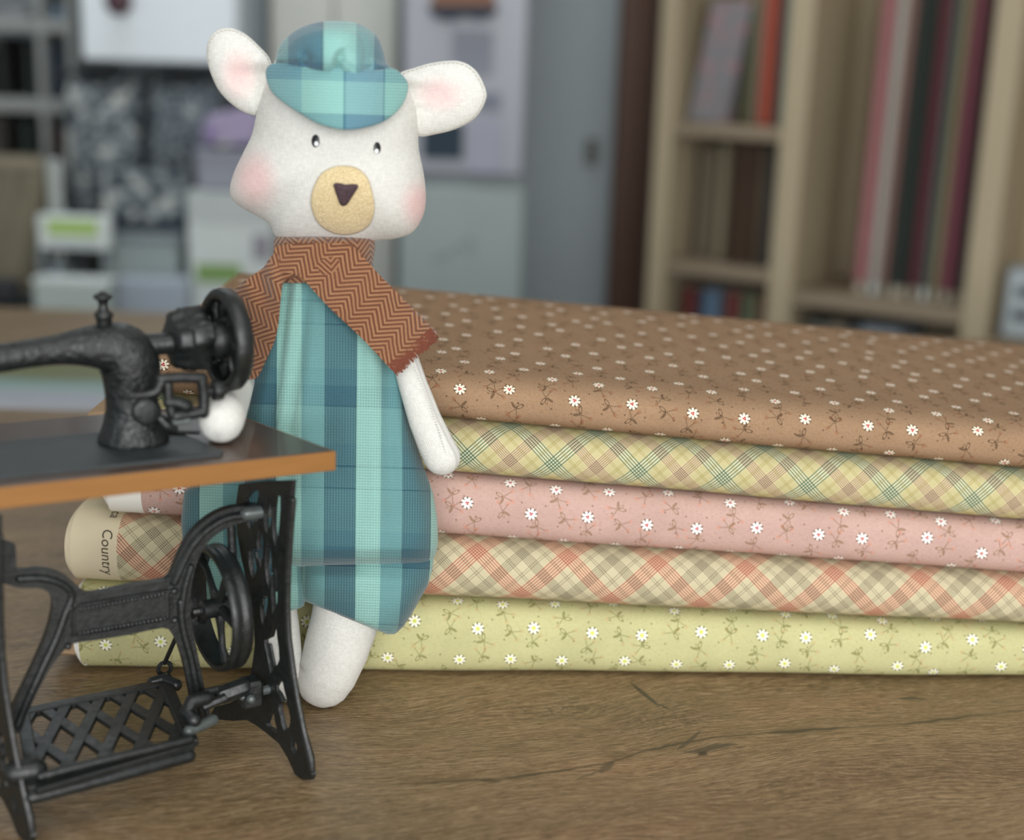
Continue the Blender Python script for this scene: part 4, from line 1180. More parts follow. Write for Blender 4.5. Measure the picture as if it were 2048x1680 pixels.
b = MB(); b.tube([onz(82, 1552, PZ), onz(230, 1515, PZ), onz(381, 1479, PZ)], 0.0019, 10); b.build('treadle_rail', M['iron'], tre)
b = MB(); b.tube([onz(66, 1594, 0.022), onz(230, 1552, 0.022), onz(378, 1512, 0.022)], 0.0030, 10); b.build('treadle_rail', M['iron'], tre)
# pivot rod, brackets
b = MB(); b.tube([onz(378, 1462, PZ), onz(426, 1440, PZ)], 0.0026, 10); b.build('treadle_pin', M['steel'], sew)
b = MB(); b.tube([onz(388, 1440, PZ + 0.004), onz(372, 1425, PZ + 0.006), onz(382, 1404, PZ + 0.010), onz(412, 1396, PZ + 0.010)], 0.0034, 10); b.build('treadle_hook', M['iron'], sew)
b = MB(); b.tube([onz(410, 1412, PZ + 0.006), onz(448, 1396, PZ + 0.008), onz(446, 1378, PZ + 0.010), onz(412, 1386, PZ + 0.010)], 0.0022, 8); b.tube([onz(448, 1388, PZ + 0.008), onz(486, 1374, PZ + 0.010)], 0.0046, 8); b.build('treadle_bracket', M['iron'], sew)
p = onz(500, 1384, PZ + 0.006); b = MB(); b.box(p, Lh * 0.0052, nL * 0.0052, (0, 0, 0.0066), 0.0014); b.build('bearing_block', M['iron'], sew, angle=30)
b = MB(); b.tube([onz(486, 1392, PZ + 0.006), p + Lh * 0.012], 0.0022, 8); bead(b, onz(502, 1398, PZ + 0.006), 0.0022); b.build('bearing_screw', M['steel'], sew)
b = MB(); b.tube([onz(30, 1545, PZ), onz(70, 1540, PZ)], 0.0052, 10); b.build('bearing_block', M['iron'], sew)
# pitman rod from the treadle up to the crank
e0 = onz(330, 1352, PZ)
b = MB()
for i in range(12):
    a0_, a1_ = 2 * PI * i / 12, 2 * PI * (i + 1) / 12
    b.tube([e0 + (Lh * math.cos(a0_) + ZU * math.sin(a0_)) * 0.0032 + ZU * 0.004, e0 + (Lh * math.cos(a1_) + ZU * math.sin(a1_)) * 0.0032 + ZU * 0.004], 0.0011, 6)
b.tube([e0 + ZU * 0.0068, cD - ax * 0.010 + ZU * -0.008 + Sh * 0.013], 0.0011, 6)
b.build('pitman_rod', M['iron'], sew)
b = MB(); b.tube([onz(308, 1366, PZ), onz(330, 1362, PZ), onz(352, 1370, PZ)], [0.0035, 0.0042, 0.003], 8); b.build('treadle_lug', M['iron'], tre)

# ------------------------------------------------------------------ the shop behind, far out of focus
def vbox(x0, y0, x1, y1, Y, dpt, bev=0.004):
    """upright box whose front stands at distance Y and fills a pixel rectangle"""
    ym, xm = (y0 + y1) / 2, (x0 + x1) / 2
    xa, xb_ = ony(x0, ym, Y)[0], ony(x1, ym, Y)[0]; zt, zb2 = ony(xm, y0, Y)[2], ony(xm, y1, Y)[2]
    return np.array(((xa + xb_) / 2, Y + dpt / 2, (zt + zb2) / 2)), ((xb_ - xa) / 2, 0, 0), (0, dpt / 2, 0), (0, 0, (zt - zb2) / 2), bev
def boxmb(*a, **k): b = MB(); b.box(*vbox(*a, **k)); return b
C = lambda n, c, r=0.7, var=0.06: M.setdefault(n, plain(n, c, r, var, 20))
# --- door and casing on the back wall
def wbox(x0, x1, Y, dpt, z0, z1, yr=300):
    xa, xb_ = ony(x0, yr, Y)[0], ony(x1, yr, Y)[0]
    return np.array(((xa + xb_) / 2, Y + dpt / 2, (z0 + z1) / 2)), ((xb_ - xa) / 2, 0, 0), (0, dpt / 2, 0), (0, 0, (z1 - z0) / 2), 0.004
dr = empty('door_1', (ony(1145, 300, 3.26)[0], 3.28, RZ0), None, None); dr['kind'] = 'structure'
b = MB(); b.box(*wbox(1040, 1232, 3.255, 0.04, RZ0 + 0.005, RZ0 + 2.05)); b.build('door_leaf', C('grey_door_paint', '#a3adb1'), dr)
b = MB(); b.box(*wbox(1230, 1300, 3.18, 0.119, RZ0 + 0.001, RZ0 + 2.15)); b.build('door_casing', C('dark_brown_wood', '#57331c', 0.5), dr)
lk = empty('door_lock', ony(1184, 300, 3.235), 'small dark door lock on the grey door', 'lock')
p = ony(1184, 304, 3.245)
b = MB(); b.box(p, (0.014, 0, 0), (0, 0.0095, 0), (0, 0, 0.030), 0.004); b.build('lock_plate', C('tarnished_brass', '#55564e', 0.4), lk)
b = MB(); b.tube([p + np.array((0, -0.008, 0.006)), p + np.array((0, -0.03, 0.006))], 0.008, 10); b.build('latch_knob', C('tarnished_brass', '#55564e', 0.4), lk)
# --- fridge
FY = 2.62
fr0 = ony(800, 300, FY)[0]; fr1 = ony(1052, 300, FY)[0]
fg = empty('refrigerator', ((fr0 + fr1) / 2, FY + 0.3, RZ0), 'tall pale grey refrigerator with papers on its upper door', 'refrigerator')
zsp = ony(925, 362, FY)[2]
b = MB(); b.box(((fr0 + fr1) / 2, FY + 0.33, (RZ0 + 0.9) / 2 + 0.015), ((fr1 - fr0) / 2, 0, 0), (0, 0.29, 0), (0, 0, (0.9 - RZ0) / 2 - 0.015), 0.01); b.build('cabinet', C('fridge_grey', '#9ba3a6', 0.4), fg)
b = MB(); b.box(((fr0 + fr1) / 2, FY + 0.02, (zsp + 0.9) / 2 + 0.004), ((fr1 - fr0) / 2, 0, 0), (0, 0.02, 0), (0, 0, (0.9 - zsp) / 2 - 0.004), 0.012); b.build('upper_door', C('fridge_lilac', '#9a9ea8', 0.35), fg)
b = MB(); b.box(((fr0 + fr1) / 2, FY + 0.02, (zsp + RZ0) / 2 + 0.02), ((fr1 - fr0) / 2, 0, 0), (0, 0.02, 0), (0, 0, (zsp - RZ0) / 2 - 0.026), 0.012); b.build('lower_door', C('fridge_door', '#94a09f', 0.35), fg)
for i in (-1, 1):
    for j in (0.08, 0.55):
        b = MB(); b.lathe(((fr0 + fr1) / 2 + i * 0.08, FY + j, RZ0), ZU, [(0.0005, 0.015), (0.02, 0.015)], 10); b.build('foot', C('dark_plastic', '#2b2d30'), fg)
def mag(x0, y0, x1, y1, c, name, label, cat, d=0.004):
    b = boxmb(x0, y0, x1, y1, FY - d - 0.0004, d, bev=0.0005); o = b.build(name, C('print_' + c, c), None, ony((x0 + x1) / 2, (y0 + y1) / 2, FY - d / 2)); return tag(o, label, cat)
mag(845, 245, 926, 318, '#1f3342', 'photo_print', 'dark blue photo print stuck on the refrigerator behind the bear', 'photo')
mag(952, 185, 1000, 222, '#7d8290', 'paper_note', 'small grey lilac note on the refrigerator door', 'note')
mag(938, 240, 1000, 345, '#a2a4b4', 'paper_sheet', 'pale lilac sheet of paper low on the refrigerator upper door', 'paper')
mag(905, 60, 985, 150, '#8c909c', 'paper_note', 'greyish note under the hanging house plaque on the refrigerator', 'note')
b = MB()
for t in ((905, 505, 870, 520), (912, 490, 930, 500), (938, 478, 946, 500)):
    b.tube([ony(t[0], t[1], FY - 0.0006), ony(t[2], t[3], FY - 0.0006)], 0.0035, 5, ((0, 1, 0), 0.15))
tag(b.build('scribble', C('faint_pen', '#7f8c86'), fg), kind='stuff')
pq = empty('house_plaque', ony(925, 20, FY - 0.02), 'brown house shaped plaque with a dark navy base above the notes', 'plaque')
def poly(pts, Y, th): return MB().sheet(pts, [], lambda x, y, sd: ony(x, y, Y + (0 if sd == 0 else th)), 0)
poly([(872, -40), (985, -40), (990, 14), (862, 14)], FY - 0.024, 0.022).build('plaque_roof', C('terracotta', '#86604c'), pq)
poly([(856, 12), (995, 12), (990, 30), (960, 40), (930, 32), (900, 42), (866, 32)], FY - 0.026, 0.024).build('plaque_base', C('navy_paint', '#26303f'), pq)
# --- cream cupboard side between fridge and cabinet, and white hanging cabinet on the left
cu = empty('tall_cupboard', (ony(672, 300, 2.9)[0], 3.1, RZ0), 'tall cream cupboard behind the head of the bear', 'cupboard')
b = MB(); b.box(*wbox(540, 795, 2.92, 0.37, RZ0 + 0.06, 1.25)); b.build('carcass', C('cream_laminate', '#c3c4bc', 0.5), cu)
b = MB(); b.box(*wbox(544, 666, 2.90, 0.02, RZ0 + 0.08, 1.23)); b.build('door', C('cream_laminate', '#c3c4bc', 0.5), cu)
b = MB(); b.box(*wbox(670, 791, 2.90, 0.02, RZ0 + 0.08, 1.23)); b.build('door', C('cream_laminate', '#c3c4bc', 0.5), cu)
b = MB(); b.box(*wbox(550, 785, 2.95, 0.30, RZ0 + 0.001, RZ0 + 0.06)); b.build('plinth', C('dark_plastic', '#2b2d30'), cu)
KY = 2.72
kc = empty('wall_cabinet', (ony(322, 60, KY)[0], 3.0, ony(322, 126, KY)[2]), 'white glossy wall cabinet above the two patterned bags', 'cabinet')
b = MB(); zt = 0.80; zl = ony(322, 126, KY)[2]
xa, xb_ = ony(160, 70, KY)[0], ony(476, 70, KY)[0]
b.box(((xa + xb_) / 2, (KY + 3.299) / 2 + 0.01, (zt + zl) / 2), ((xb_ - xa) / 2, 0, 0), (0, (3.299 - KY) / 2 - 0.01, 0), (0, 0, (zt - zl) / 2), 0.004); b.build('carcass', C('gloss_white', '#dfe7ec', 0.35), kc)
b = MB(); b.box(((xa + xb_) / 2, KY + 0.01, (zt + zl) / 2), ((xb_ - xa) / 2 - 0.002, 0, 0), (0, 0.01, 0), (0, 0, (zt - zl) / 2 - 0.002), 0.004); b.build('door', C('gloss_white', '#dfe7ec', 0.35), kc)
p = ony(240, 2, KY - 0.012); b = MB(); b.lathe(p, (0, -1, 0), [(-0.013, 0.012), (0, 0.016), (0.012, 0.026), (0.02, 0.018), (0.022, 0.004)], 16); b.build('knob', C('dark_red_knob', '#4b3038', 0.4), kc)
for yy_ in (KY + 0.05, KY + 0.17):
    MB().tube([ony(120, 146, yy_), ony(470, 157, yy_)], 0.006, 8).build('hanging_rail', C('dark_plastic', '#2b2d30'), kc)
def railz(x, Y): return ony(x, 146 + 11 * (x - 120) / 350, Y)
pl = empty('rack_pole', (ony(522, 300, 2.86)[0], 2.86, RZ0), 'thin grey metal pole beside the cream cupboard', 'pole')
b = MB(); b.tube([(ony(522, 300, 2.86)[0], 2.86, RZ0 + 0.03), (ony(522, 300, 2.86)[0], 2.86, 1.2)], 0.012, 12); b.build('tube', C('grey_metal', '#7b8488', 0.4), pl)
b = MB(); b.lathe((ony(522, 300, 2.86)[0], 2.86, RZ0), ZU, [(0.0005, 0.03), (0.012, 0.03), (0.014, 0.02)], 20); b.build('base', C('grey_metal', '#7b8488', 0.4), pl)
# patterned bags
def bagcloth():
    def f(k1, k2, sc):
        def b():
            p = objc(); n = noise(p, sc, 3, 0.6); q = noise(p, sc * 0.45, 2)
            c = mixc(ss(0.44, 0.56, n), lin('#2c3742'), lin(k1)); c = mixc(ss(0.55, 0.66, q) * 0.85, c, lin(k2))
            return c
        return b
    return f
M['bag1'] = mat('grey_leaf_print_cloth', bagcloth()('#868e91', '#c2c6c1', 58), 0.9)
M['bag2'] = mat('grey_dot_print_cloth', bagcloth()('#7b848b', '#a3aaa7', 90), 0.9)
M['navy'] = plain('navy_cloth', '#18222f', 0.9, 0.15, 30)
def bag(x0, y0, x1, y1, Y, m, label, hem=None):
    r = empty('patterned_bag', ony((x0 + x1) / 2, y1, Y), label, 'bag', 'patterned bags hanging under the cabinet')
    pts = [(x0, y0), (x0 + 0.33 * (x1 - x0), y0 + 4), (x1, y0), (x1 + 3, (y0 + y1) / 2), (x1 - 2, y1 - 12), (x1 - 18, y1), ((x0 + x1) / 2, y1 + 5), (x0 + 10, y1), (x0 - 4, y1 - 14), (x0 - 5, (y0 + y1) / 2)]
    cx, cy = (x0 + x1) / 2, (y0 + y1) / 2
    def fn(x, y, sd):
        q = max(0, 1 - ((x - cx) / ((x1 - x0) / 2 + 6)) ** 2) * max(0, 1 - ((y - cy) / ((y1 - y0) / 2 + 8)) ** 2)
        return ony(x, y, Y + (-1 if sd == 0 else 1) * (0.006 + 0.035 * q ** 0.5) + 0.004 * math.sin(x / 9))
    b = MB(); b.sheet([tuple(q) for q in smoothloop(pts, 3)], [], fn, 0, 14); b.build('bag_body', m, r, angle=80)
    for xx in (0.3, 0.7):
        b = MB(); X = x0 + xx * (x1 - x0)
        q = railz(X, Y); YY = np.array((0, 1.0, 0)); bt = ony(X, y0 + 5, Y)
        b.tube([bt - YY * 0.011, q - YY * 0.0115, q - YY * 0.008 + ZU * 0.008, q + ZU * 0.0108, q + YY * 0.008 + ZU * 0.008, q + YY * 0.0115, bt + YY * 0.011], 0.003, 6); b.build('strap', M['navy'], r)
    if hem: b = MB(); b.box(*vbox(*hem, Y - 0.03, 0.05)); b.build('bag_hem', M['navy'], r)
bag(250, 172, 420, 385, KY + 0.17, M['navy'], 'plain navy bag hanging behind the two patterned ones')
bag(136, 166, 278, 430, KY + 0.05, M['bag1'], 'long grey leaf patterned bag hanging under the left of the white cabinet')
bag(300, 170, 440, 350, KY + 0.05, M['bag2'], 'shorter grey dotted bag hanging right of the leaf patterned one', (285, 340, 392, 378))
# counter and the things on it
ZC = ony(250, 622, 2.7)[2]
xl, xr_ = ony(-260, 400, 2.5)[0], ony(525, 400, 2.6)[0]
ct = empty('side_counter', ((xl + xr_) / 2, 2.75, RZ0), 'long grey shop counter beyond the wooden table', 'counter')
b = MB(); b.box(((xl + xr_) / 2, 2.60, ZC - 0.015), ((xr_ - xl) / 2, 0, 0), (0, 0.22, 0), (0, 0, 0.015), 0.003); b.build('counter_top', C('grey_laminate', '#6e7474', 0.5), ct)
b = MB(); b.box(((xl + xr_) / 2, 2.61, (ZC - 0.03 + RZ0) / 2), ((xr_ - xl) / 2 - 0.02, 0, 0), (0, 0.20, 0), (0, 0, (ZC - 0.03 - RZ0) / 2 - 0.0005), 0.003); b.build('cabinet', C('grey_laminate_dark', '#585f60', 0.6), ct)
def oncounter(x0, y0, x1, y1, Y, dpt, name, label, cat, m, base=True):
    """box standing on the counter; the lower edge is put on the counter top"""
    c, e1, e2, e3, bev = vbox(x0, y0, x1, y1, Y, dpt)
    top = c[2] + e3[2]; z0 = ZC if base else c[2] - e3[2]
    c[2] = (top + z0) / 2; e3 = (0, 0, (top - z0) / 2)
    r = empty(name, (c[0], c[1], z0), label, cat)
    b = MB(); b.box(c, e1, e2, e3, 0.004)
    return r, b, (c, e1, e2, e3)
# patterned fabric pile with dark edge, under the bags
r, b, g = oncounter(205, 345, 372, 455, 2.615, 0.06, 'covered_board', 'grey leaf printed cloth board standing below the bags', 'fabric board', None)
b.build('board', M['bag1'], r)
b = boxmb(205, 440, 372, 472, 2.612, 0.02); b.build('board_edge', M['navy'], r)
r, b, g = oncounter(226, 476, 356, 562, 2.563, 0.05, 'grey_tray', 'pale grey box standing in front of the printed cloth board', 'box', None)
b.build('box_body', C('pale_grey', '#9aa5a4'), r)
b = boxmb(222, 470, 360, 484, 2.546, 0.056); b.build('lid', C('grey_metal', '#7b8488', 0.4), r)
r, b, g = oncounter(228, 560, 372, 606, 2.50, 0.06, 'card_tray', 'low bluish tray in front of the pale grey box', 'tray', None)
b.build('tray_body', C('bluish_white', '#a3adb8'), r)
# white box with a green picture
r, b, g = oncounter(376, 385, 545, 604, 2.56, 0.16, 'packaging_box', 'tall white packaging box with a green picture beside the bear', 'box', None)
b.build('carton', C('white_card', '#cfd6d4'), r)
b = boxmb(392, 528, 482, 566, 2.5575, 0.002, bev=0.0003); b.build('green_picture', C('leaf_green_print', '#7c9b5c'), r)
b = boxmb(505, 470, 540, 520, 2.5575, 0.002, bev=0.0003); b.build('grey_picture', C('greyish_print', '#8f8c94'), r)
b = boxmb(376, 384, 545, 446, 2.5575, 0.002, bev=0.0003); b.build('top_panel', C('pale_card', '#b9c0bf'), r)
# lavender wool ball bag
r, b, g = oncounter(392, 308, 540, 385, 2.60, 0.10, 'lilac_box', 'pale lilac grey box under the lavender bundle', 'box', None)
c_, e1_, e2_, e3_, bv_ = vbox(392, 308, 540, 380, 2.58, 0.12)
MB().box(c_, e1_, e2_, e3_, 0.004).build('box_body', C('lilac_card', '#8f929e'), r)
MB().box(c_ + np.array((0, 0, e3_[2])), (e1_[0] + 0.003, 0, 0), (0, e2_[1] + 0.003, 0), (0, 0, 0.006), 0.002).build('lid', C('lilac_card', '#8f929e'), r)
r = empty('lavender_bundle', ony(462, 306, 2.60), 'lavender cloth bundle on top of the pale lilac box', 'bundle')
pz = ony(452, 386, 2.60)
LB = [(408, 288), (402, 274), (406, 248), (420, 228), (450, 224), (480, 214), (512, 222), (530, 262), (528, 282), (520, 289)]
def fl(x, y, sd):
    q = max(0, 1 - ((x - 466) / 70) ** 2) ** 0.5
    return ony(x, y, 2.64 + (-1 if sd == 0 else 1) * (0.004 + 0.05 * q) + 0.008 * math.sin(x / 12))
b = MB(); b.sheet([tuple(q) for q in smoothloop(LB, 2)], [], fl, 0, 12); b.build('cloth', C('lavender_cloth', '#a59bb8', 0.9), r, angle=80)
b = boxmb(412, 258, 446, 280, 2.585, 0.01); b.build('label_band', C('violet_label', '#8a78a8'), r)
b = boxmb(434, 282, 456, 293, 2.585, 0.01); b.build('pale_label', C('pale_label', '#b9bfb0'), r)
# sign stand with lime band
r, b, g = oncounter(72, 430, 220, 502, 2.46, 0.03, 'sign_stand', 'white sign stand with a lime green band, left on the counter', 'sign', None)
b = boxmb(74, 432, 218, 500, 2.46, 0.03); b.build('sign_panel', C('white_card', '#cfd6d4'), r)
b = boxmb(94, 440, 194, 472, 2.457, 0.003, bev=0.0003); b.build('lime_band', C('lime_print', '#a0bd6e'), r)
b = boxmb(98, 486, 196, 492, 2.457, 0.003, bev=0.0003); b.build('grey_line', C('grey_print', '#9fa6ac'), r)
for X in (80, 210):
    b = MB(); p0 = ony(X, 498, 2.475); b.tube([p0, (p0[0], p0[1], ZC + 0.0095)], 0.006, 8); b.build('leg', C('grey_metal', '#7b8488', 0.4), r)
b = MB(); p0 = ony(145, 498, 2.475); b.box((p0[0], p0[1], ZC + 0.003), (0.064, 0, 0), (0, 0.02, 0), (0, 0, 0.0026), 0.001); b.build('base', C('grey_metal', '#7b8488', 0.4), r)
r, b, g = oncounter(96, 320, 122, 500, 2.62, 0.02, 'display_upright', 'slim white upright standing behind the lime sign', 'stand', None)
b.build('upright', C('white_plastic', '#aab0ac'), r)
b = boxmb(88, 424, 130, 440, 2.61, 0.04); b.build('clip', C('grey_metal', '#7b8488', 0.4), r)
for i, (X, wd, c, lab) in enumerate(((89, 7, '#232a30', 'dark narrow bottle leftmost under the lime sign'), (108, 8, '#9fb0c0', 'pale blue narrow bottle under the lime sign'), (134, 11, '#3a4247', 'dark grey bottle in the middle under the lime sign'), (156, 10, '#2c3338', 'blackish bottle right of the dark grey one under the sign'))):
    p0 = ony(X, 560, 2.56); k = 2.6 / FPX; zt_ = ony(X, 506, 2.56)[2]; hgt = zt_ - ZC
    r = empty('bottle', (p0[0], 2.58, ZC), lab, 'bottle', 'bottles under the lime sign')
    MB().lathe((p0[0], 2.58, ZC), ZU, [(0, wd * k * 0.9), (0.004, wd * k), (hgt * 0.66, wd * k), (hgt * 0.78, wd * k * 0.5), (hgt * 0.86, wd * k * 0.45)], 16).build('bottle_body', C('bottle_%d' % i, c, 0.3), r)
    MB().lathe((p0[0], 2.58, ZC + hgt * 0.86), ZU, [(0, wd * k * 0.5), (hgt * 0.14, wd * k * 0.5)], 12).build('cap', C('dark_plastic', '#2b2d30'), r)
r, b, g = oncounter(66, 560, 214, 612, 2.395, 0.05, 'white_crate', 'low white crate at the front of the counter', 'crate', None)
b.build('crate_body', C('white_plastic_b', '#b4bfbb'), r)
b = boxmb(62, 560, 218, 570, 2.392, 0.056); b.build('rim', C('white_card', '#cfd6d4'), r)
# brown paper sacks at the left
r, b, g = oncounter(-80, 308, 96, 560, 2.60, 0.18, 'paper_sack', 'brown paper sack standing at the left end of the counter', 'sack', None)
SK = [(-80, 584), (-84, 460), (-74, 330), (-60, 306), (20, 310), (80, 312), (92, 340), (98, 440), (70, 560), (62, 586)]
def fs_(x, y, sd): return ony(x, y, 2.68 + (-1 if sd == 0 else 1) * (0.012 + 0.07 * max(0, 1 - ((x - 8) / 96) ** 2) ** 0.5) + 0.006 * math.sin(x / 10 + y / 40))
b = MB(); b.sheet([tuple(q) for q in smoothloop(SK, 2)], [], fs_, 0, 16); b.build('sack_body', plain('brown_kraft_paper', '#77705e', 0.9, 0.15, 16), r, angle=80)
b = boxmb(-70, 316, 84, 336, 2.592, 0.012); b.build('folded_rim', plain('kraft_rim', '#8a8270', 0.9), r)
b = boxmb(-40, 560, 30, 604, 2.52, 0.03); b.build('base_shadow_block', C('dark_plastic', '#2b2d30'), r)  # dark block standing in for the shade at the foot of the sack
# open shelf at the far left with dark goods
SY = 2.95
sf = empty('open_shelf', (ony(40, 200, SY)[0], SY + 0.15, RZ0), 'white open shelf unit full of dark goods at far left', 'shelf')
for (x0, x1) in ((-140, -124), (76, 92), (136, 152)):
    b = MB(); b.box(*wbox(x0, x1, SY, 0.3, RZ0 + 0.001, 1.2, 180)); b.build('upright', C('white_shelf', '#8f9290'), sf)
for y in (44, 205, 335, 560):
    q0, q1 = ony(-130, y, SY), ony(140, y, SY)
    b = MB(); b.box(((q0[0] + q1[0]) / 2, SY + 0.15, q0[2]), ((q1[0] - q0[0]) / 2, 0, 0), (0, 0.148, 0), (0, 0, 0.014), 0.003); b.build('shelf_board', C('white_shelf', '#8f9290'), sf)
rr_ = random.Random(5)
GOODS = [(-118, 70, -70, 205, '#3a3d3c', 'dark grey tin at the left of the open shelf'), (-64, 90, -20, 205, '#2c302f', 'blackish box beside the dark tin on the open shelf'), (-14, 66, 18, 205, '#2a2c2a', 'tall black box on the open shelf left of the pale gap'), (44, 76, 72, 205, '#2f3836', 'narrow dark green box beside the shelf upright'),
         (98, 84, 128, 205, '#39485a', 'dark blue box right of the white shelf upright'), (-112, 225, -60, 335, '#3f3a38', 'brownish black box on the lower row of the open shelf'), (-50, 222, 24, 335, '#34312f', 'wide dark box on the lower row of the open shelf'), (34, 235, 72, 335, '#22302c', 'dark green block beside the upright on the lower row'), (102, 252, 126, 335, '#6a4a50', 'dull red box on the lower row right of the upright'),
         (-100, 4, -40, 44, '#6f7470', 'grey box on the top row at far left'), (96, 10, 134, 44, '#6c8498', 'blue box on the top row right of the upright'), (-20, 14, 60, 44, '#8a8c90', 'pale box in the middle of the top row')]
for (x0, y0, x1, y1, c, lab) in GOODS:
    Cx, e1, e2, e3, bev = vbox(x0 + 8, y0 + 8, x1 - 10, y1, SY + 0.03, 0.2)
    zs = ony(0, y1, SY)[2] + 0.0142; zs = ony(-130, {44: 44, 205: 205, 335: 335}[y1], SY)[2] + 0.0142
    top = Cx[2] + e3[2]; Cx[2] = (top + zs) / 2; e3 = (0, 0, (top - zs) / 2)
    r = empty('storage_box', (Cx[0], Cx[1], zs), lab, 'box', 'dark goods on the open shelf')
    b = MB(); b.box(Cx, e1, e2, e3, 0.006); b.build('box_body', C('good_' + c, c), r)
    b = MB(); b.box((Cx[0], Cx[1], top - 0.004), (e1[0] + 0.001, 0, 0), (0, e2[1] + 0.001, 0), (0, 0, 0.006), 0.002); b.build('lid', C('good_' + c, c), r)

# --- bookcase on the right, turned towards the table
K0 = ony(1308, 300, 2.85); Ke = np.array((0.87, -0.493, 0)); Kg = np.array((0.493, 0.87, 0))
def BK(x, y, ins=0.0): return onpl(x, y, K0 + Kg * ins, Kg)
def kd(p): return float((np.array(p) - K0)[:2] @ Ke[:2])
bkc = empty('bookcase', K0 + Ke * 0.4 + Kg * 0.15 + ZU * (RZ0 - K0[2]), 'tall beige bookcase full of books and rolled fabric at right', 'bookcase')
M['beech'] = plain('beige_wood_laminate', '#b3a488', 0.6, 0.05, 4)
M['beech_d'] = plain('beige_shelf_edge', '#958570', 0.6, 0.05, 4)
def kbox(b, s0, s1, g0, g1, z0, z1, bev=0.003):
    p = K0 + Ke * (s0 + s1) / 2 + Kg * (g0 + g1) / 2
    return b.box((p[0], p[1], (z0 + z1) / 2), Ke * (s1 - s0) / 2, Kg * (g1 - g0) / 2, (0, 0, (z1 - z0) / 2), bev)
KZ0, KZ1 = RZ0 + 0.001, 1.15
SX = {}
for nm, x0, x1, yy in (('l', 1306, 1342, 300), ('m', 1556, 1606, 300), ('r', 1960, 2018, 300), ('e', 2500, 2560, 300)):
    s0, s1 = kd(BK(x0, yy)), kd(BK(x1, yy)); SX[nm] = (s0, s1)
    kbox(MB(), s0, s1, 0, 0.30, KZ0, KZ1).build('side_panel', M['beech'], bkc)
kbox(MB(), SX['l'][1], SX['e'][0], 0.285, 0.30, KZ0, KZ1).build('back_panel', M['beech'], bkc)
def shelf(a, c, px, py, thick=0.026):
    z = BK(px, py)[2]
    kbox(MB(), SX[a][1], SX[c][0], 0.004, 0.284, z - thick / 2, z + thick / 2).build('shelf_board', M['beech_d'], bkc); return z + thick / 2, z - thick / 2
ZL1 = shelf('l', 'm', 1450, 264); ZL2 = shelf('l', 'm', 1440, 545); ZR1 = shelf('m', 'r', 1760, 618); ZE1 = shelf('r', 'e', 2040, 700)
ZL3 = shelf('l', 'm', 1440, 720); ZR2 = shelf('m', 'r', 1760, 800); ZE2 = shelf('r', 'e', 2100, 1000)
kbox(MB(), SX['l'][0], SX['e'][1], 0, 0.30, KZ1, KZ1 + 0.026).build('top_board', M['beech'], bkc)
def leaned(x0, x1, xt0, yy, z0, z1, g0, g1, name, col, label, cat, group=None, parts=None, bev=0.004):
    """upright slab standing on z0; x pixels measured at row yy on the front plane; lean moves its top along the shelf"""
    s0, s1 = kd(BK(x0, yy, g0)), kd(BK(x1, yy, g0)); ln = xt0
    z0 = z0 + 0.0004
    p = K0 + Ke * (s0 + s1) / 2 + Kg * (g0 + g1) / 2
    r = empty(name, (p[0], p[1], z0), label, cat, group)
    up = ZU + Ke * ln
    h = (z1 - z0) / 2
    b = MB(); b.box(np.array((p[0], p[1], z0 + h)) + Ke * ln * 0, Ke * (s1 - s0) / 2, Kg * (g1 - g0) / 2, up * h, bev)
    return r, b, (p, s0, s1, up, h)
def book(x0, x1, yy, z0, z1, col, label, lean=0.0, g0=0.05, g1=0.22):
    r, b, (p, s0, s1, up, h) = leaned(x0, x1, lean, yy, z0, z1, g0, g1, 'book', col, label, 'book', 'books in the left bay of the bookcase')
    b.build('cover', C('book_' + col, col, 0.6), r)
    b = MB(); b.box(np.array((p[0], p[1], z0 + h)) + Kg * 0.004 + up * 0.0012, Ke * (s1 - s0) * 0.36, Kg * (g1 - g0) / 2, up * (h - 0.0004)); b.build('page_block', C('paper_cream', '#b9b2a0', 0.9), r)
    return r
# top left compartment
r, b, (p, s0, s1, up, h) = leaned(1396, 1476, 0.16, 140, ZL1[0], ZL1[0] + 0.235, 0.05, 0.10, 'flower_album', '#8b8789', 'grey flowered album leaning on the top left bookcase shelf', 'album')
M['album'] = mat('grey_floral_paper', lambda: mixc(ss(0.55, 0.68, noise(objc(), 30, 2)), mixc(noise(objc(), 80, 2), lin('#77777a'), lin('#8f8b8e')), lin('#a97f86')), 0.8)
b.build('cover', M['album'], r)
b = MB(); b.box(np.array((p[0], p[1], ZL1[0] + h)) + Kg * 0.004 + up * 0.0012, Ke * (s1 - s0) / 2 * 0.97, Kg * 0.018, up * (h - 0.0004)); b.build('page_block', C('paper_cream', '#b9b2a0', 0.9), r)
book(1496, 1507, 140, ZL1[0], ZL1[0] + 0.30, '#5f6644', 'olive green book right of the flowered album', 0.02)
book(1509, 1518, 140, ZL1[0], ZL1[0] + 0.31, '#8d7d6f', 'thin beige book between the olive and orange books', 0.01)
book(1520, 1550, 140, ZL1[0], ZL1[0] + 0.34, '#a04b38', 'orange red book on the top left bookcase shelf', 0.0)
book(1556, 1580, 140, ZL1[0], ZL1[0] + 0.34, '#2f6466', 'teal book beside the bookcase divider', 0.0)
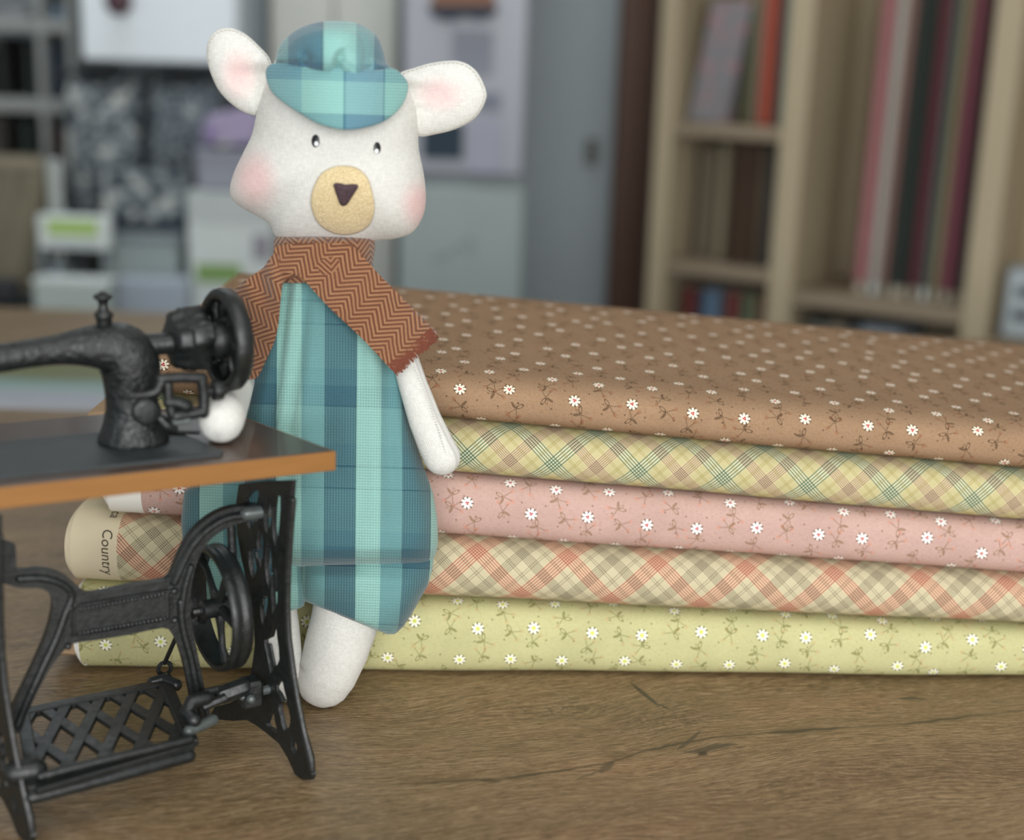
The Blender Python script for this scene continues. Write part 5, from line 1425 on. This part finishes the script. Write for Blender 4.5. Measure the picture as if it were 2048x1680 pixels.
# middle left compartment
book(1392, 1428, 420, ZL2[0], ZL2[0] + 0.225, '#6b6150', 'grey brown folder leftmost on the middle bookcase shelf', 0.0, 0.10, 0.25)
book(1432, 1454, 420, ZL2[0], ZL2[0] + 0.235, '#8a8169', 'beige folder beside the dark brown box file', 0.0, 0.08, 0.25)
book(1458, 1512, 420, ZL2[0], ZL2[0] + 0.243, '#3c2817', 'wide dark brown box file on the middle bookcase shelf', 0.0)
book(1514, 1528, 420, ZL2[0], ZL2[0] + 0.235, '#5b5040', 'thin brownish book right of the dark brown box file', 0.0)
book(1530, 1550, 420, ZL2[0], ZL2[0] + 0.240, '#232c34', 'navy black book at the right of the middle bookcase shelf', 0.0)
for x0, x1, c, lab in ((1366, 1390, '#6a2a26', 'dark red book leftmost on the lowest visible shelf'), (1392, 1404, '#2a2f3a', 'thin black book beside the dark red one'), (1406, 1436, '#5f7891', 'grey blue book on the lowest visible shelf'), (1438, 1452, '#4c4a4a', 'dark grey book between the blue and the red books'), (1454, 1476, '#7a3533', 'red book right of the grey blue one'), (1480, 1502, '#55664f', 'green book on the lowest visible shelf'), (1504, 1518, '#7d7458', 'olive beige book right of the green one'), (1520, 1534, '#6a3a30', 'rusty book at the right of the lowest visible shelf')):
    book(x0, x1, 600, ZL3[0], ZL2[1] - 0.03, c, lab, 0.0, 0.04, 0.2)
# right bay: bolts of cloth standing on end, leaning a little
ROLLS = [(1704, 1732, '#a06a6c', 'rose pink cloth roll leftmost in the right bookcase bay'), (1734, 1756, '#a9a59c', 'white cloth roll beside the rose pink one'), (1758, 1772, '#8a6660', 'dusty pink thin cloth roll right of the white one'), (1774, 1816, '#262d29', 'wide black green cloth roll in the right bookcase bay'),
         (1818, 1838, '#5f2a36', 'burgundy cloth roll right of the black green one'), (1840, 1858, '#4a5652', 'grey green cloth roll beside the burgundy one'), (1860, 1878, '#84795e', 'sand beige cloth roll in the right bookcase bay'), (1880, 1908, '#7a4350', 'plum red cloth roll in the right bookcase bay'), (1910, 1922, '#45303a', 'dark plum thin cloth roll beside the plum red one'), (1922, 1938, '#62655a', 'grey cloth roll next to the right bookcase post')]
for x0, x1, c, lab in ROLLS:
    s0, s1 = kd(BK(x0, 500, 0.06)), kd(BK(x1, 500, 0.06)); rad = (s1 - s0) / 2
    p = K0 + Ke * ((s0 + s1) / 2) + Kg * 0.09
    r = empty('cloth_roll', (p[0], p[1], ZR1[0]), lab, 'fabric roll', 'cloth rolls standing in the bookcase')
    lean = Ke * 0.012; z1 = ZR1[0] + 0.60
    b = MB(); b.tube([np.array((p[0], p[1], ZR1[0] + 0.022)), np.array((p[0], p[1], z1)) + lean * (z1 - ZR1[0])], rad * 0.97, 16, (Kg, 1.0), False); b.build('rolled_cloth', C('roll_' + c, c, 0.9), r)
    b = MB(); b.lathe((p[0], p[1], ZR1[0]), ZU, [(0.0005, rad * 0.7), (0.022, rad * 0.7)], 12); b.build('core_end', C('paper_cream', '#b9b2a0', 0.9) if c not in ('#a9a59c', '#4a5652') else C('white_card', '#cfd6d4'), r)
# goods below the rolls
for x0, x1, hh_, c, lab in ((1612, 1650, 0.085, '#5f615a', 'grey box leftmost under the cloth rolls'), (1654, 1690, 0.09, '#83796a', 'beige box under the cloth rolls'), (1694, 1716, 0.08, '#4b4f50', 'dark box under the cloth rolls'), (1720, 1800, 0.10, '#8f969d', 'pale bluish box under the cloth rolls')):
    r, b, _ = leaned(x0, x1, 0.0, 660, ZR2[0], ZR1[1] - 0.05 + hh_ * 0.2, 0.05, 0.24, 'storage_box', c, lab, 'box', 'boxes under the cloth rolls')
    b.build('box_body', C('lowbox_' + c, c), r)
    p_, s0, s1, up, h = _
    b = MB(); b.box(np.array((p_[0], p_[1], ZR2[0] + 2 * h - 0.012)), Ke * ((s1 - s0) / 2 + 0.0005), Kg * 0.0955, ZU * 0.013, 0.002); b.build('lid', C('lowbox_' + c, c), r)
# framed sign at the right edge
r, b, (p, s0, s1, up, h) = leaned(2004, 2120, 0.02, 610, ZE1[0], BK(2040, 532, 0.03)[2], 0.02, 0.05, 'framed_card', '#9ba3a4', 'white framed card with dark marks at the right edge', 'sign')
b.build('frame', C('frame_grey', '#8f979a'), r)
b = MB(); b.box(np.array((p[0], p[1], ZE1[0] + h)) - Kg * 0.0155, Ke * (s1 - s0) / 2 * 0.84, Kg * 0.001, up * h * 0.86); b.build('card', C('card_white', '#b2babc'), r)
for (yy, wd) in ((0.35, 0.3), (-0.3, 0.34)):
    b = MB(); b.box(np.array((p[0], p[1], ZE1[0] + h)) + up * h * yy - Kg * 0.017 - Ke * (s1 - s0) * 0.13, Ke * (s1 - s0) / 2 * wd, Kg * 0.0008, up * h * 0.14, 0.0005); b.build('dark_mark', C('mark_grey', '#4d5457'), r)

# printed leaflet lying on the wooden table, far left
lf = [onz(-140, 812), onz(238, 824), onz(238, 735), onz(-140, 722)]
def leaf_b():
    x, y, z = sep(geop())
    ya, yb2 = float(lf[1][1]), float(lf[2][1])
    t = (y - ya) / (yb2 - ya) + (noise(xyz(x * 14, y * 8, 0.0), 1, 3) - 0.5) * 0.10
    c = ramp(t, [(0.0, lin('#a9adb6')), (0.26, lin('#a5abb4')), (0.36, lin('#93aaa6')), (0.52, lin('#7f9994')), (0.62, lin('#6f744d')), (1.0, lin('#6a7046'))], 'LINEAR')
    return c
M['leaflet'] = mat('printed_leaflet', leaf_b, 0.45)
lo = empty('printed_leaflet', sum(lf) / 4 + ZU * 0.0, 'printed leaflet with a green picture lying on the table behind the sewing machine', 'leaflet')
b = MB(); b.add([p + ZU * 0.0035 for p in lf] + [p + ZU * 0.0003 for p in lf], [(0, 1, 2, 3), (7, 6, 5, 4), (0, 4, 5, 1), (1, 5, 6, 2), (2, 6, 7, 3), (3, 7, 4, 0)]); b.build('cover_sheet', M['leaflet'], lo, smooth=False)
for o in bpy.data.objects:
    if '_org' in o: del o['_org']
